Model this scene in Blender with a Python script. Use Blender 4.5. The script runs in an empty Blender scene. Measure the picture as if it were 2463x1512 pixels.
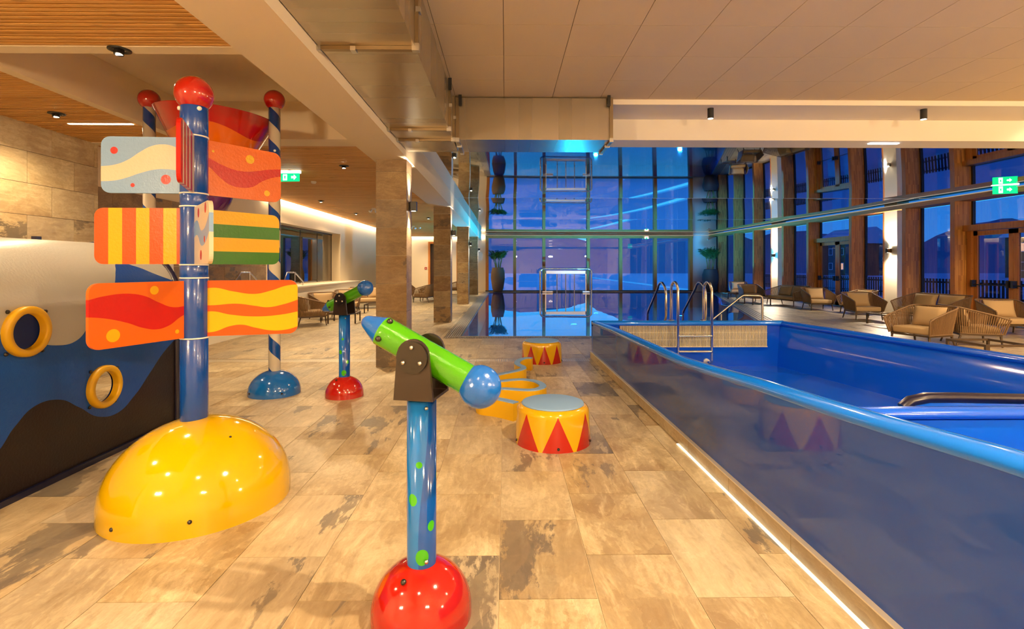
import bpy, bmesh, math, random
from mathutils import Vector, Matrix

random.seed(7)
PI = math.pi
scn = bpy.context.scene
COL = scn.collection

# ------------------------------------------------------------------ camera
F_PX, PX0, HZ, CH = 1231.0, 1231.0, 641.0, 1.5      # focal length / principal column / horizon row (2463x1512 frame), eye height
YAW = math.atan(16.0 / F_PX)
cam_d = bpy.data.cameras.new('camera')
cam_d.sensor_width = 36.0
cam_d.lens = 36.0 * F_PX / 2463.0
cam_d.shift_y = -(756.0 - HZ) / 2463.0
cam_d.clip_start, cam_d.clip_end = 0.05, 2000
cam = bpy.data.objects.new('camera', cam_d)
cam.location = (0, 0, CH)
cam.rotation_euler = (PI / 2, 0, -YAW)
COL.objects.link(cam)
scn.camera = cam

# ------------------------------------------------------------------ world: blue dusk sky
w = bpy.data.worlds.new('dusk_sky')
scn.world = w
w.use_nodes = True
nt = w.node_tree
nt.nodes.clear()
out = nt.nodes.new('ShaderNodeOutputWorld')
bg = nt.nodes.new('ShaderNodeBackground')
tc = nt.nodes.new('ShaderNodeTexCoord')
sep = nt.nodes.new('ShaderNodeSeparateXYZ')
rmp = nt.nodes.new('ShaderNodeValToRGB')
nt.links.new(tc.outputs['Generated'], sep.inputs[0])
nt.links.new(sep.outputs['Z'], rmp.inputs[0])
rmp.color_ramp.elements[0].position = 0.0
rmp.color_ramp.elements[0].color = (0.035, 0.34, 0.66, 1)
rmp.color_ramp.elements[1].position = 0.75
rmp.color_ramp.elements[1].color = (0.012, 0.07, 0.30, 1)
nt.links.new(rmp.outputs[0], bg.inputs[0])
bg.inputs[1].default_value = 2.1
nt.links.new(bg.outputs[0], out.inputs[0])

# ------------------------------------------------------------------ exposure / renderer quality
vs = scn.view_settings
vs.view_transform = 'Standard'
vs.look = 'None'
vs.gamma = 1.0
vs.use_curve_mapping = False
vs.exposure = 0.30
cy = scn.cycles
cy.use_denoising = True
cy.max_bounces = 6
cy.diffuse_bounces = 4
cy.glossy_bounces = 4
cy.transmission_bounces = 2
cy.transparent_max_bounces = 8
cy.use_adaptive_sampling = True
cy.adaptive_threshold = 0.06
cy.adaptive_min_samples = 16
cy.use_light_tree = False
cy.sample_clamp_indirect = 6.0
cy.caustics_reflective = False
cy.caustics_refractive = False
cy.blur_glossy = 0.5

WARM = (1.0, 0.72, 0.41)
WARM2 = (1.0, 0.80, 0.55)


# ================================================================== helpers
def ray(px, py):
    r, u = (px - PX0) / F_PX, (HZ - py) / F_PX
    s, c = math.sin(YAW), math.cos(YAW)
    return (s + r * c, c - r * s, u)


def at_z(px, py, z=0.0):
    d = ray(px, py)
    t = (z - CH) / d[2]
    return Vector((d[0] * t, d[1] * t, z))


def at_y(px, py, y):
    d = ray(px, py)
    t = y / d[1]
    return Vector((d[0] * t, y, CH + d[2] * t))


def at_x(px, py, x):
    d = ray(px, py)
    t = x / d[0]
    return Vector((x, d[1] * t, CH + d[2] * t))


def L(r, g, b):
    f = lambda c: (c / 255) / 12.92 if c / 255 <= 0.04045 else (((c / 255) + 0.055) / 1.055) ** 2.4
    return (f(r), f(g), f(b))


def LP(r, g, b, k=0.69):
    return tuple(k * c for c in L(r, g, b))


def props(o, label=None, cat=None, group=None, kind=None):
    if label: o['label'] = label
    if cat: o['category'] = cat
    if group: o['group'] = group
    if kind: o['kind'] = kind
    return o


def empty(name, loc=(0, 0, 0), rz=0.0, **k):
    o = bpy.data.objects.new(name, None)
    o.location = loc
    o.rotation_euler = (0, 0, rz)
    o.empty_display_size = 0.1
    COL.objects.link(o)
    return props(o, **k)


def link_mesh(name, me, parent=None, loc=None, **k):
    o = bpy.data.objects.new(name, me)
    COL.objects.link(o)
    if parent is not None: o.parent = parent
    if loc is not None: o.location = loc
    return props(o, **k)


def copy_tree(o, parent=None):
    c = o.copy()
    COL.objects.link(c)
    c.parent = parent
    for ch in [x for x in bpy.data.objects if x.parent == o]:
        copy_tree(ch, c)
    return c


class MB:
    """collects polygons for ONE mesh"""
    def __init__(s):
        s.v, s.f, s.sm, s.mi, s.rnd = [], [], [], [], []
        s.cur = 0.0

    def add(s, vs, fs, smooth=False, mi=0):
        b = len(s.v)
        s.v += [tuple(x) for x in vs]
        s.rnd += [s.cur] * len(vs)
        for f in fs:
            s.f.append([b + i for i in f])
            s.sm.append(smooth)
            s.mi.append(mi)
        return s

    def box(s, x0, x1, y0, y1, z0, z1, mi=0):
        vs = [(x, y, z) for z in (z0, z1) for y in (y0, y1) for x in (x0, x1)]
        return s.add(vs, [(0, 2, 3, 1), (4, 5, 7, 6), (0, 1, 5, 4), (2, 6, 7, 3), (0, 4, 6, 2), (1, 3, 7, 5)], False, mi)

    def bar(s, a, b, w, h, mi=0, up=(0, 0, 1)):
        a, b = Vector(a), Vector(b)
        d = (b - a).normalized()
        u = Vector(up)
        if abs(d.dot(u)) > 0.98: u = Vector((0, 1, 0))
        x = d.cross(u).normalized()
        u = x.cross(d).normalized()
        vs = []
        for p in (a, b):
            for i, j in ((-1, -1), (1, -1), (1, 1), (-1, 1)):
                vs.append(p + x * (i * w / 2) + u * (j * h / 2))
        return s.add(vs, [(0, 1, 2, 3), (7, 6, 5, 4), (0, 4, 5, 1), (1, 5, 6, 2), (2, 6, 7, 3), (3, 7, 4, 0)], False, mi)

    def tube(s, pts, r, n=10, mi=0, cap=True, closed=False):
        pts = [Vector(p) for p in pts]
        rs = r if isinstance(r, (list, tuple)) else [r] * len(pts)
        m = len(pts)
        prev = None
        vs = []
        for i, p in enumerate(pts):
            if closed:
                d = (pts[(i + 1) % m] - pts[i - 1]).normalized()
            else:
                d = (pts[min(i + 1, m - 1)] - pts[max(i - 1, 0)]).normalized()
            if prev is None:
                ref = Vector((0, 0, 1)) if abs(d.z) < 0.9 else Vector((1, 0, 0))
                x = d.cross(ref).normalized()
            else:
                x = (prev - d * prev.dot(d)).normalized()
            prev = x
            y = d.cross(x)
            for k in range(n):
                a = 2 * PI * k / n
                vs.append(p + (x * math.cos(a) + y * math.sin(a)) * rs[i])
        fs = []
        for i in range(m if closed else m - 1):
            j = (i + 1) % m
            for k in range(n):
                fs.append((i * n + k, i * n + (k + 1) % n, j * n + (k + 1) % n, j * n + k))
        s.add(vs, fs, True, mi)
        if cap and not closed:
            s.add(vs[:n], [tuple(range(n))[::-1]], False, mi)
            s.add(vs[-n:], [tuple(range(n))], False, mi)
        return s

    def lathe(s, prof, n=32, c=(0, 0, 0), mi=0, smooth=True, a0=0.0, a1=2 * PI):
        full = abs(a1 - a0 - 2 * PI) < 1e-6
        k = n if full else n + 1
        vs = []
        for r, z in prof:
            for i in range(k):
                a = a0 + (a1 - a0) * i / n
                vs.append((c[0] + r * math.cos(a), c[1] + r * math.sin(a), c[2] + z))
        fs = []
        for j in range(len(prof) - 1):
            for i in range(n):
                i2 = (i + 1) % k
                fs.append((j * k + i, j * k + i2, (j + 1) * k + i2, (j + 1) * k + i))
        return s.add(vs, fs, smooth, mi)

    def prism(s, poly, z0, z1, mi=0, smooth=False):
        n = len(poly)
        area = sum(poly[i][0] * poly[(i + 1) % n][1] - poly[(i + 1) % n][0] * poly[i][1] for i in range(n))
        if area < 0: poly = poly[::-1]
        lo = [(p[0], p[1], z0) for p in poly]
        hi = [(p[0], p[1], z1) for p in poly]
        s.add(hi, [tuple(range(n))], False, mi)
        s.add(lo, [tuple(range(n))[::-1]], False, mi)
        s.add(lo + hi, [(i, (i + 1) % n, n + (i + 1) % n, n + i) for i in range(n)], smooth, mi)
        return s

    def sweep(s, prof, path, closed_prof=True, smooth=True, mi=0, caps=True):
        """prof: function(i)-> list of (side, up); path: list of (point, sideVec, upVec)"""
        m = len(path)
        n = None
        vs = []
        for i, (p, sx, up) in enumerate(path):
            pr = prof(i) if callable(prof) else prof
            n = len(pr)
            for a, b in pr:
                vs.append(Vector(p) + Vector(sx) * a + Vector(up) * b)
        fs = []
        for i in range(m - 1):
            for k in range(n if closed_prof else n - 1):
                k2 = (k + 1) % n
                fs.append((i * n + k, i * n + k2, (i + 1) * n + k2, (i + 1) * n + k))
        s.add(vs, fs, smooth, mi)
        if caps and closed_prof:
            s.add(vs[:n], [tuple(range(n))[::-1]], False, mi)
            s.add(vs[-n:], [tuple(range(n))], False, mi)
        return s

    def mesh(s, name, mats=()):
        me = bpy.data.meshes.new(name)
        me.from_pydata(s.v, [], s.f)
        me.polygons.foreach_set('use_smooth', s.sm)
        me.polygons.foreach_set('material_index', s.mi)
        for m in (mats if isinstance(mats, (list, tuple)) else [mats]):
            me.materials.append(m)
        at = me.attributes.new('rnd', 'FLOAT', 'POINT')
        at.data.foreach_set('value', s.rnd)
        me.update()
        return me

    def build(s, name, mats, parent=None, loc=None, fix=False, **k):
        me = s.mesh(name, mats)
        if fix: fix_normals(me)
        return link_mesh(name, me, parent, loc, **k)


def fix_normals(me):
    bm = bmesh.new()
    bm.from_mesh(me)
    bmesh.ops.recalc_face_normals(bm, faces=bm.faces)
    bm.to_mesh(me)
    bm.free()


def rbox_mesh(name, size, r, mat, seg=3, center=(0, 0, 0)):
    bm = bmesh.new()
    bmesh.ops.create_cube(bm, size=1.0)
    for v in bm.verts:
        v.co = Vector((v.co.x * size[0] + center[0], v.co.y * size[1] + center[1], v.co.z * size[2] + center[2]))
    bmesh.ops.bevel(bm, geom=list(bm.edges), offset=r, segments=seg, profile=0.5, affect='EDGES')
    for f in bm.faces: f.smooth = True
    me = bpy.data.meshes.new(name)
    bm.to_mesh(me)
    bm.free()
    me.materials.append(mat)
    return me


def dome_prof(R, H, skirt=0.0, n=14):
    return [(R, 0)] + [(R * math.cos(a), skirt + (H - skirt) * math.sin(a)) for a in [PI / 2 * i / n for i in range(n)]] + [(0.0005, H)]


def sphere_prof(R, n=18, a0=-PI / 2):
    return [(max(0.0004, R * math.cos(a)), R * math.sin(a)) for a in [a0 + (PI / 2 - a0) * i / n for i in range(n + 1)]]


# ------------------------------------------------------------------ convex clipping (tiles are cut where pools and drains lie)
def clip(poly, a, b, inside=True):
    out = []
    sgn = 1 if inside else -1
    f = lambda p: sgn * ((b[0] - a[0]) * (p[1] - a[1]) - (b[1] - a[1]) * (p[0] - a[0]))
    for i in range(len(poly)):
        p, q = poly[i], poly[(i + 1) % len(poly)]
        fp, fq = f(p), f(q)
        if fp >= 0: out.append(p)
        if fp * fq < 0:
            t = fp / (fp - fq)
            out.append((p[0] + (q[0] - p[0]) * t, p[1] + (q[1] - p[1]) * t))
    return out


def parea(p):
    return abs(sum(p[i][0] * p[(i + 1) % len(p)][1] - p[(i + 1) % len(p)][0] * p[i][1] for i in range(len(p)))) / 2 if len(p) > 2 else 0


def subtract(polys, hole):
    """hole: convex, counter-clockwise"""
    res = []
    for p in polys:
        cur = p
        for i in range(len(hole)):
            a, b = hole[i], hole[(i + 1) % len(hole)]
            o = clip(cur, a, b, False)
            if parea(o) > 1e-4: res.append(o)
            cur = clip(cur, a, b, True)
            if parea(cur) < 1e-4: break
    return res


# ================================================================== materials
class NT:
    def __init__(s, name):
        s.m = bpy.data.materials.new(name)
        s.m.use_nodes = True
        s.t = s.m.node_tree
        s.t.nodes.clear()
        s.o = s.t.nodes.new('ShaderNodeOutputMaterial')

    def n(s, typ, ins=None, **k):
        nd = s.t.nodes.new('ShaderNode' + typ)
        for a, v in k.items(): setattr(nd, a, v)
        for a, v in (ins or {}).items(): s.set(nd.inputs[a], v)
        return nd

    def set(s, sock, v):
        if isinstance(v, bpy.types.NodeSocket): s.t.links.new(v, sock)
        elif isinstance(v, bpy.types.Node): s.t.links.new(v.outputs[0], sock)
        else:
            if isinstance(v, (tuple, list)) and len(v) == 3 and sock.type == 'RGBA': v = (*v, 1)
            sock.default_value = v

    def math(s, op, a, b=0.0, c=None, clamp=False):
        ins = {0: a, 1: b}
        if c is not None: ins[2] = c
        return s.n('Math', ins, operation=op, use_clamp=clamp).outputs[0]

    def mix(s, fac, a, b, blend='MIX'):
        nd = s.n('Mix', data_type='RGBA', blend_type=blend)
        s.set(nd.inputs['Factor'], fac)
        s.set(nd.inputs[6], a)
        s.set(nd.inputs[7], b)
        return nd.outputs[2]

    def ramp(s, fac, stops, interp='LINEAR'):
        nd = s.n('ValToRGB', {0: fac})
        nd.color_ramp.interpolation = interp
        el = nd.color_ramp.elements
        while len(el) < len(stops): el.new(0.5)
        for e, (p, c) in zip(el, stops):
            e.position = p
            e.color = (*c, 1) if len(c) == 3 else c
        return nd.outputs[0]

    def noise(s, vec, scale, detail=4, rough=0.5, dist=0.0):
        return s.n('TexNoise', {'Vector': vec, 'Scale': scale, 'Detail': detail, 'Roughness': rough, 'Distortion': dist}).outputs[0]

    def curve(s, x, pts):
        """pts: sorted (x, y) in 0..1"""
        nd = s.n('FloatCurve', {'Value': x})
        c = nd.mapping.curves[0]
        nd.mapping.use_clip = False
        while len(c.points) < len(pts): c.points.new(0.5, 0.5)
        for p, (a, b) in zip(c.points, pts): p.location = (a, b)
        nd.mapping.update()
        return nd.outputs[0]

    def principled(s, **k):
        nd = s.n('BsdfPrincipled')
        al = {'color': 'Base Color', 'rough': 'Roughness', 'metal': 'Metallic', 'coat': 'Coat Weight', 'coat_rough': 'Coat Roughness',
              'ior': 'IOR', 'normal': 'Normal', 'emit': 'Emission Color', 'estr': 'Emission Strength', 'spec': 'Specular IOR Level', 'sheen': 'Sheen Weight'}
        for a, v in k.items(): s.set(nd.inputs[al[a]], v)
        s.t.links.new(nd.outputs[0], s.o.inputs[0])
        return nd

    def bump(s, h, strength=0.3, dist=0.01):
        return s.n('Bump', {'Height': h, 'Strength': strength, 'Distance': dist}).outputs[0]


MATS = {}


def pm(name, color, rough=0.5, metal=0.0, coat=0.0, bump=None, **k):
    """plain procedural material; bump=(noise scale, strength, distance)"""
    if name in MATS: return MATS[name]
    N = NT(name)
    kw = dict(color=color, rough=rough, metal=metal, coat=coat, **k)
    if coat: kw['coat_rough'] = 0.04
    tcn = N.n('TexCoord')
    if bump:
        h = N.noise(tcn.outputs['Object'], bump[0], 3, 0.6)
        kw['normal'] = N.bump(h, bump[1], bump[2])
        v = N.noise(tcn.outputs['Object'], 3.0, 2)
        kw['color'] = N.mix(N.math('MULTIPLY', v, 0.12), color, tuple(c * 0.75 for c in color))
    N.principled(**kw)
    MATS[name] = N.m
    return N.m


def emit(name, color, strength):
    if name in MATS: return MATS[name]
    N = NT(name)
    e = N.n('Emission', {0: color, 1: strength})
    if name not in ('led_strip', 'linear_glow', 'end_led', 'curb_led'): N.m.cycles.emission_sampling = 'NONE'
    N.t.links.new(e.outputs[0], N.o.inputs[0])
    MATS[name] = N.m
    return N.m


def stone(name, light, mid, brown, dark, dark_amt=0.5, rough=0.42, stretch=(1, 1, 1), brown_amt=0.5, grey=(0.42, 0.38, 0.32), streak=(7, 1.6, 7)):
    """slate-look porcelain: clouded beige with rust and grey cleft patches, one look per tile (attribute rnd)"""
    N = NT(name)
    pos = N.n('NewGeometry').outputs['Position']
    rnd = N.n('Attribute', attribute_name='rnd').outputs['Fac']
    wn = N.n('TexWhiteNoise', {'W': rnd}, noise_dimensions='1D')
    off = N.n('VectorMath', {0: wn.outputs['Color'], 1: (40, 40, 40)}, operation='MULTIPLY').outputs[0]
    p = N.n('VectorMath', {0: pos, 1: off}, operation='ADD').outputs[0]
    # cleft direction differs per tile
    ps = N.n('VectorMath', {0: p, 1: stretch}, operation='MULTIPLY').outputs[0]
    warp = N.n('TexNoise', {'Vector': ps, 'Scale': 2.3, 'Detail': 3.0}).outputs[1]
    pw = N.n('VectorMath', {0: ps, 1: N.n('VectorMath', {0: warp, 1: (0.22, 0.22, 0.22)}, operation='MULTIPLY').outputs[0]}, operation='ADD').outputs[0]
    # layered cleft: a rough height field cut into terraces
    q = N.noise(pw, 2.4, 7, 0.62)
    ter = N.math('DIVIDE', N.math('FLOOR', N.math('MULTIPLY', q, 13.0)), 13.0)
    a = N.math('MULTIPLY_ADD', ter, 0.75, N.math('MULTIPLY', N.noise(pw, 5.0, 4, 0.6), 0.25))
    base = N.ramp(a, [(0.36, brown), (0.47, mid), (0.58, light)])
    fine = N.noise(pw, 34.0, 5, 0.75)
    base = N.mix(N.n('MapRange', {0: fine, 1: 0.42, 2: 0.72, 3: 0.0, 4: 0.6}).outputs[0], base, tuple(0.55 * c for c in mid))
    base = N.mix(N.n('MapRange', {0: fine, 1: 0.25, 2: 0.42, 3: 0.4, 4: 0.0}).outputs[0], base, tuple(min(1, 1.12 * c) for c in light))
    # tone drift per tile
    sc_ = N.n('SeparateColor', {0: wn.outputs['Color']})
    base = N.mix(N.math('MULTIPLY', N.math('POWER', sc_.outputs[0], 1.6), brown_amt), base, brown)
    base = N.mix(N.math('MULTIPLY', N.math('POWER', sc_.outputs[1], 2.0), 0.5), base, grey)
    base = N.mix(N.math('MULTIPLY', N.math('POWER', sc_.outputs[2], 2.0), 0.35), base, light)
    st_ = N.noise(N.n('VectorMath', {0: pw, 1: streak}, operation='MULTIPLY').outputs[0], 3.0, 5, 0.65)
    base = N.mix(N.n('MapRange', {0: st_, 1: 0.5, 2: 0.75, 3: 0.0, 4: 0.55}).outputs[0], base, tuple(0.7 * c for c in brown))
    base = N.mix(N.n('MapRange', {0: st_, 1: 0.28, 2: 0.45, 3: 0.45, 4: 0.0}).outputs[0], base, tuple(min(1, 1.15 * c) for c in light))
    # grey slate patches with ragged rims, only on some tiles
    dk = N.noise(N.n('VectorMath', {0: pw, 1: (1.5, 0.8, 1.2)}, operation='MULTIPLY').outputs[0], 2.2, 8, 0.66)
    thr = N.n('MapRange', {0: wn.outputs['Value'], 1: 1.0 - dark_amt, 2: 1.0, 3: 0.72, 4: 0.50}).outputs[0]
    m = N.n('MapRange', {0: dk, 1: thr, 2: N.math('ADD', thr, 0.025), 3: 0.0, 4: 0.85}).outputs[0]
    base = N.mix(m, base, dark)
    h = N.math('ADD', N.math('MULTIPLY', fine, 0.4), N.math('MULTIPLY', ter, 1.6))
    N.principled(color=base, rough=N.math('MULTIPLY_ADD', fine, 0.25, rough - 0.12), normal=N.bump(h, 0.35, 0.012))
    MATS[name] = N.m
    return N.m


def wood(name, c0, c1, axis='X', scale=1.0, rough=0.5):
    N = NT(name)
    pos = N.n('NewGeometry').outputs['Position']
    rnd = N.n('Attribute', attribute_name='rnd').outputs['Fac']
    wn = N.n('TexWhiteNoise', {'W': rnd}, noise_dimensions='1D')
    off = N.n('VectorMath', {0: wn.outputs['Color'], 1: (20, 20, 20)}, operation='MULTIPLY').outputs[0]
    st = {'X': (1.2, 30, 30), 'Y': (30, 1.2, 30), 'Z': (30, 30, 1.2)}[axis]
    p = N.n('VectorMath', {0: N.n('VectorMath', {0: pos, 1: off}, operation='ADD').outputs[0], 1: st}, operation='MULTIPLY').outputs[0]
    g = N.noise(p, scale, 6, 0.6, 0.6)
    kn = N.n('TexVoronoi', {'Vector': N.n('VectorMath', {0: pos, 1: (2.2 if axis == 'X' else 9, 9, 9)}, operation='MULTIPLY').outputs[0], 'Scale': 1.0}).outputs[0]
    base = N.ramp(g, [(0.3, c0), (0.7, c1)])
    base = N.mix(N.math('MULTIPLY', wn.outputs['Value'], 0.35), base, tuple(0.75 * c for c in c0))
    km = N.n('MapRange', {0: kn, 1: 0.05, 2: 0.16, 3: 0.55, 4: 0.0}).outputs[0]
    base = N.mix(km, base, tuple(0.3 * c for c in c0))
    N.principled(color=base, rough=rough)
    MATS[name] = N.m
    return N.m


def lamella_wood(name):
    """edge-glued vertical strips"""
    N = NT(name)
    pos = N.n('NewGeometry').outputs['Position']
    sp = N.n('SeparateXYZ', {0: pos})
    hor = N.math('ADD', sp.outputs[0], sp.outputs[1])
    vec = N.n('CombineXYZ', {0: sp.outputs[2], 1: hor, 2: 0.0}).outputs[0]
    br = N.n('TexBrick', {'Vector': vec, 'Color1': L(206, 146, 70), 'Color2': L(146, 88, 36), 'Mortar': L(130, 80, 34), 'Scale': 1.0, 'Mortar Size': 0.0008,
                          'Bias': 0.05, 'Brick Width': 0.42, 'Row Height': 0.032}, offset=0.37, offset_frequency=3, squash=1.0)
    g = N.noise(N.n('VectorMath', {0: pos, 1: (40, 40, 2)}, operation='MULTIPLY').outputs[0], 1.0, 4)
    base = N.mix(N.math('MULTIPLY', g, 0.5), br.outputs[0], L(214, 156, 78))
    N.principled(color=base, rough=0.45)
    MATS[name] = N.m
    return N.m


def paint(name, bgc, size, bands=(), dots=(), vstripes=(), rough=0.22, uaxis=0, u0=0.0, v0=0.0, textured=True, bump=0.25):
    """gelcoat with flat printed shapes. u = along the board (0..1), v = height (0..1)"""
    N = NT(name)
    ob = N.n('TexCoord').outputs['Object']
    sp = N.n('SeparateXYZ', {0: ob})
    u = N.math('DIVIDE', N.math('SUBTRACT', sp.outputs[uaxis], u0), size[0])
    v = N.math('DIVIDE', N.math('SUBTRACT', sp.outputs[2], v0), size[1])
    col = bgc
    for lo, hi, c in vstripes:
        m = N.math('MULTIPLY', N.math('GREATER_THAN', u, lo), N.math('LESS_THAN', u, hi))
        col = N.mix(m, col, c)
    for up, dn, c in bands:
        m = 1.0
        if up is not None: m = N.math('LESS_THAN', v, N.curve(u, up) if isinstance(up, list) else up)
        if dn is not None:
            m2 = N.math('GREATER_THAN', v, N.curve(u, dn) if isinstance(dn, list) else dn)
            m = N.math('MULTIPLY', m, m2) if up is not None else m2
        col = N.mix(m, col, c)
    for du, dv, r, c in dots:
        a = N.math('MULTIPLY', N.math('SUBTRACT', u, du), size[0])
        b = N.math('MULTIPLY', N.math('SUBTRACT', v, dv), size[1])
        d2 = N.math('ADD', N.math('MULTIPLY', a, a), N.math('MULTIPLY', b, b))
        col = N.mix(N.math('LESS_THAN', d2, r * r), col, c)
    kw = dict(color=col, rough=rough + 0.08, coat=0.08, coat_rough=0.15, spec=0.35)
    if textured:
        h = N.noise(ob, 55.0, 3, 0.6)
        kw['normal'] = N.bump(h, bump, 0.006)
    N.principled(**kw)
    MATS[name] = N.m
    return N.m


def glass(name, tint=(0.9, 0.95, 1.0), ior=1.55, boost=0.06, rough=0.0):
    N = NT(name)
    fr = N.n('Fresnel', {'IOR': ior}).outputs[0]
    front = N.math('SUBTRACT', 1.0, N.n('NewGeometry').outputs['Backfacing'])   # one reflection per pane, none on the inner side of the far face
    fac = N.math('MULTIPLY', N.math('ADD', fr, boost, clamp=True), front)
    t = N.n('BsdfTransparent', {0: tint})
    g = N.n('BsdfGlossy', {'Color': (0.95, 0.97, 1.0), 'Roughness': rough})
    mx = N.n('MixShader', {0: fac, 1: t.outputs[0], 2: g.outputs[0]})
    N.t.links.new(mx.outputs[0], N.o.inputs[0])
    MATS[name] = N.m
    return N.m


C_YEL, C_ORA, C_ORD, C_RED, C_BLU, C_CRM = LP(248, 194, 2), LP(240, 112, 14), LP(236, 92, 16), LP(206, 24, 12), LP(12, 74, 176), LP(240, 224, 196)
C_GRB, C_GRN, C_DGR = LP(140, 182, 236), LP(96, 190, 10), LP(44, 122, 8)

M_plaster = pm('cream_plaster', (0.78, 0.65, 0.46), 0.75, bump=(30, 0.08, 0.004))
M_white = pm('white_plaster', (0.82, 0.75, 0.62), 0.7, bump=(24, 0.1, 0.004))
M_tile_ceil = pm('wood_wool_board', (0.68, 0.53, 0.32), 0.85, bump=(160, 0.35, 0.004))
M_grid = pm('ceiling_joint', (0.16, 0.12, 0.08), 0.8)
M_grout = pm('grout', (0.62, 0.53, 0.38), 0.8)
M_floor = stone('slate_floor', L(216, 200, 166), L(182, 162, 124), L(138, 112, 76), L(84, 78, 74), 0.62, 0.40, (1.0, 0.6, 1.0), 0.6, (0.34, 0.32, 0.28))
M_wallstone = stone('slate_wall', L(216, 198, 156), L(190, 166, 122), L(158, 128, 84), L(88, 78, 66), 0.3, 0.45, (1, 0.6, 1.1), 0.4)
M_colstone = stone('slate_column', L(168, 142, 98), L(136, 108, 68), L(108, 76, 42), L(70, 62, 54), 0.42, 0.45, (1, 1, 1.5), 0.6, (0.22, 0.20, 0.15), (3, 3, 6))
M_slat = wood('larch_slat', L(196, 138, 62), L(232, 182, 108), 'X')
M_larch = wood('larch_frame', L(168, 98, 38), L(206, 140, 68), 'Z')
M_lamella = lamella_wood('larch_lamella')
M_darkback = pm('slat_backing', L(40, 22, 8), 0.9)
M_duct = None
M_steel = pm('polished_steel', (0.72, 0.71, 0.69), 0.14, 1.0)
M_steel_b = pm('brushed_steel', (0.62, 0.60, 0.56), 0.32, 1.0)
M_black = pm('black_metal', (0.012, 0.011, 0.010), 0.4)
M_blkplast = pm('dark_brown_plastic', L(38, 26, 19), 0.38, bump=(60, 0.15, 0.003))
M_blkdisc = pm('black_disc_plastic', (0.012, 0.009, 0.007), 0.3)
M_blue = pm('blue_gelcoat', C_BLU, 0.22, coat=0.4, bump=(60, 0.2, 0.004))
M_ltblue = pm('light_blue_gelcoat', LP(20, 112, 212), 0.12, coat=0.5)
M_cball = pm('cannon_blue', LP(28, 112, 226), 0.18, coat=0.5, bump=(45, 0.35, 0.006))
M_green = pm('lime_gelcoat', LP(78, 176, 4), 0.2, coat=0.5, bump=(45, 0.4, 0.006))
M_red = pm('red_gelcoat', LP(200, 32, 20), 0.10, coat=0.6)
M_yellow = pm('yellow_gelcoat', LP(246, 196, 0), 0.09, coat=0.6)
M_yelmat = pm('yellow_foam', LP(248, 194, 10), 0.4)
M_padgrey = pm('grey_blue_pad', LP(140, 182, 236), 0.6, bump=(200, 0.2, 0.002))
M_navy = pm('navy_rim', L(14, 16, 48), 0.3, coat=0.3)
M_ringwhite = pm('white_spacer', (0.8, 0.78, 0.74), 0.3)
M_rope = pm('taupe_rope', L(126, 96, 62), 0.7, bump=(300, 0.4, 0.002))
M_rail = pm('taupe_rail', L(112, 86, 58), 0.6)
M_frame = pm('bronze_frame', L(82, 66, 50), 0.45, 0.3)
M_cush = pm('beige_cushion', L(186, 158, 118), 0.85, bump=(220, 0.15, 0.002))
M_pot = pm('clay_pot', L(112, 92, 72), 0.7, bump=(14, 0.3, 0.01))
M_potdark = pm('slate_pot', L(58, 58, 60), 0.6, bump=(14, 0.3, 0.01))
M_leaf = pm('palm_leaf', L(40, 84, 22), 0.45)
M_stem = pm('palm_stem', L(106, 128, 56), 0.6)
M_bulb = emit('lamp_glow', (1.0, 0.86, 0.62), 40.0)
M_led = emit('led_strip', (1.0, 0.78, 0.46), 60.0)
M_signg = emit('exit_green', L(20, 210, 120), 1.6)
M_signw = emit('exit_white', (0.9, 1.0, 0.95), 3.0)
M_glass = glass('window_glass', (0.85, 0.90, 1.0), 1.6, 0.08)
M_glass_side = glass('side_window_glass', (0.52, 0.50, 0.68), 1.5, 0.05)
M_glass_in = glass('inner_glass', (0.75, 0.72, 0.68), 1.6, 0.16)

# ================================================================== lights with their fixtures
def spot_light(parent, loc, energy, color=WARM, angle=120, blend=0.6, direction=(0, 0, -1), radius=0.04):
    d = bpy.data.lights.new('lamp_light', 'SPOT')
    d.energy, d.color = energy, color
    d.spot_size, d.spot_blend = math.radians(angle), blend
    d.shadow_soft_size = radius
    o = bpy.data.objects.new('lamp_light', d)
    COL.objects.link(o)
    o.location = loc
    o.rotation_euler = Vector(direction).to_track_quat('-Z', 'Y').to_euler()
    if parent is not None: o.parent = parent
    return o


def point_light(parent, loc, energy, color, radius=0.1):
    d = bpy.data.lights.new('lamp_light', 'POINT')
    d.energy, d.color, d.shadow_soft_size = energy, color, radius
    o = bpy.data.objects.new('lamp_light', d)
    COL.objects.link(o)
    o.location = loc
    if parent is not None: o.parent = parent
    return o


def struct(name, mb, mat, parent=None, **k):
    o = mb.build(name, mat, parent, **k)
    if parent is None: o['kind'] = 'structure'
    return o


# ================================================================== the room: main levels (metres)
Z_WOOD, Z_COF, Z_BEAM, Z_TILE, Z_SOF, Z_XB, Z_MEM = 3.30, 3.82, 3.10, 3.78, 3.71, 3.40, 3.50
X_LW, X_RW, Y_FAR, Y_BACK = -6.10, 12.90, 31.0, -2.5
BX0, BX1 = -1.99, -1.45                       # main beam
pool_x = lambda y: 6.5 + (y - 12.5) * 0.321   # right edge of the swimming pool runs askew
POOL = [(-0.96, 11.08), (pool_x(11.08), 11.08), (pool_x(30.5), 30.5), (-0.96, 30.5)]
POOLG = [(-1.30, 10.72), (pool_x(10.72) + 0.45, 10.72), (pool_x(30.85) + 0.45, 30.85), (-1.30, 30.85)]
DRAIN = [(-6.0, 8.12), (1.36, 8.12), (1.36, 8.36), (-6.0, 8.36)]
bas_l = lambda y: 1.425 + (8.4 - y) * 0.0165   # outer face of the splash basin
bas_r = lambda y: 4.45 + (8.4 - y) * 0.185
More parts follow.
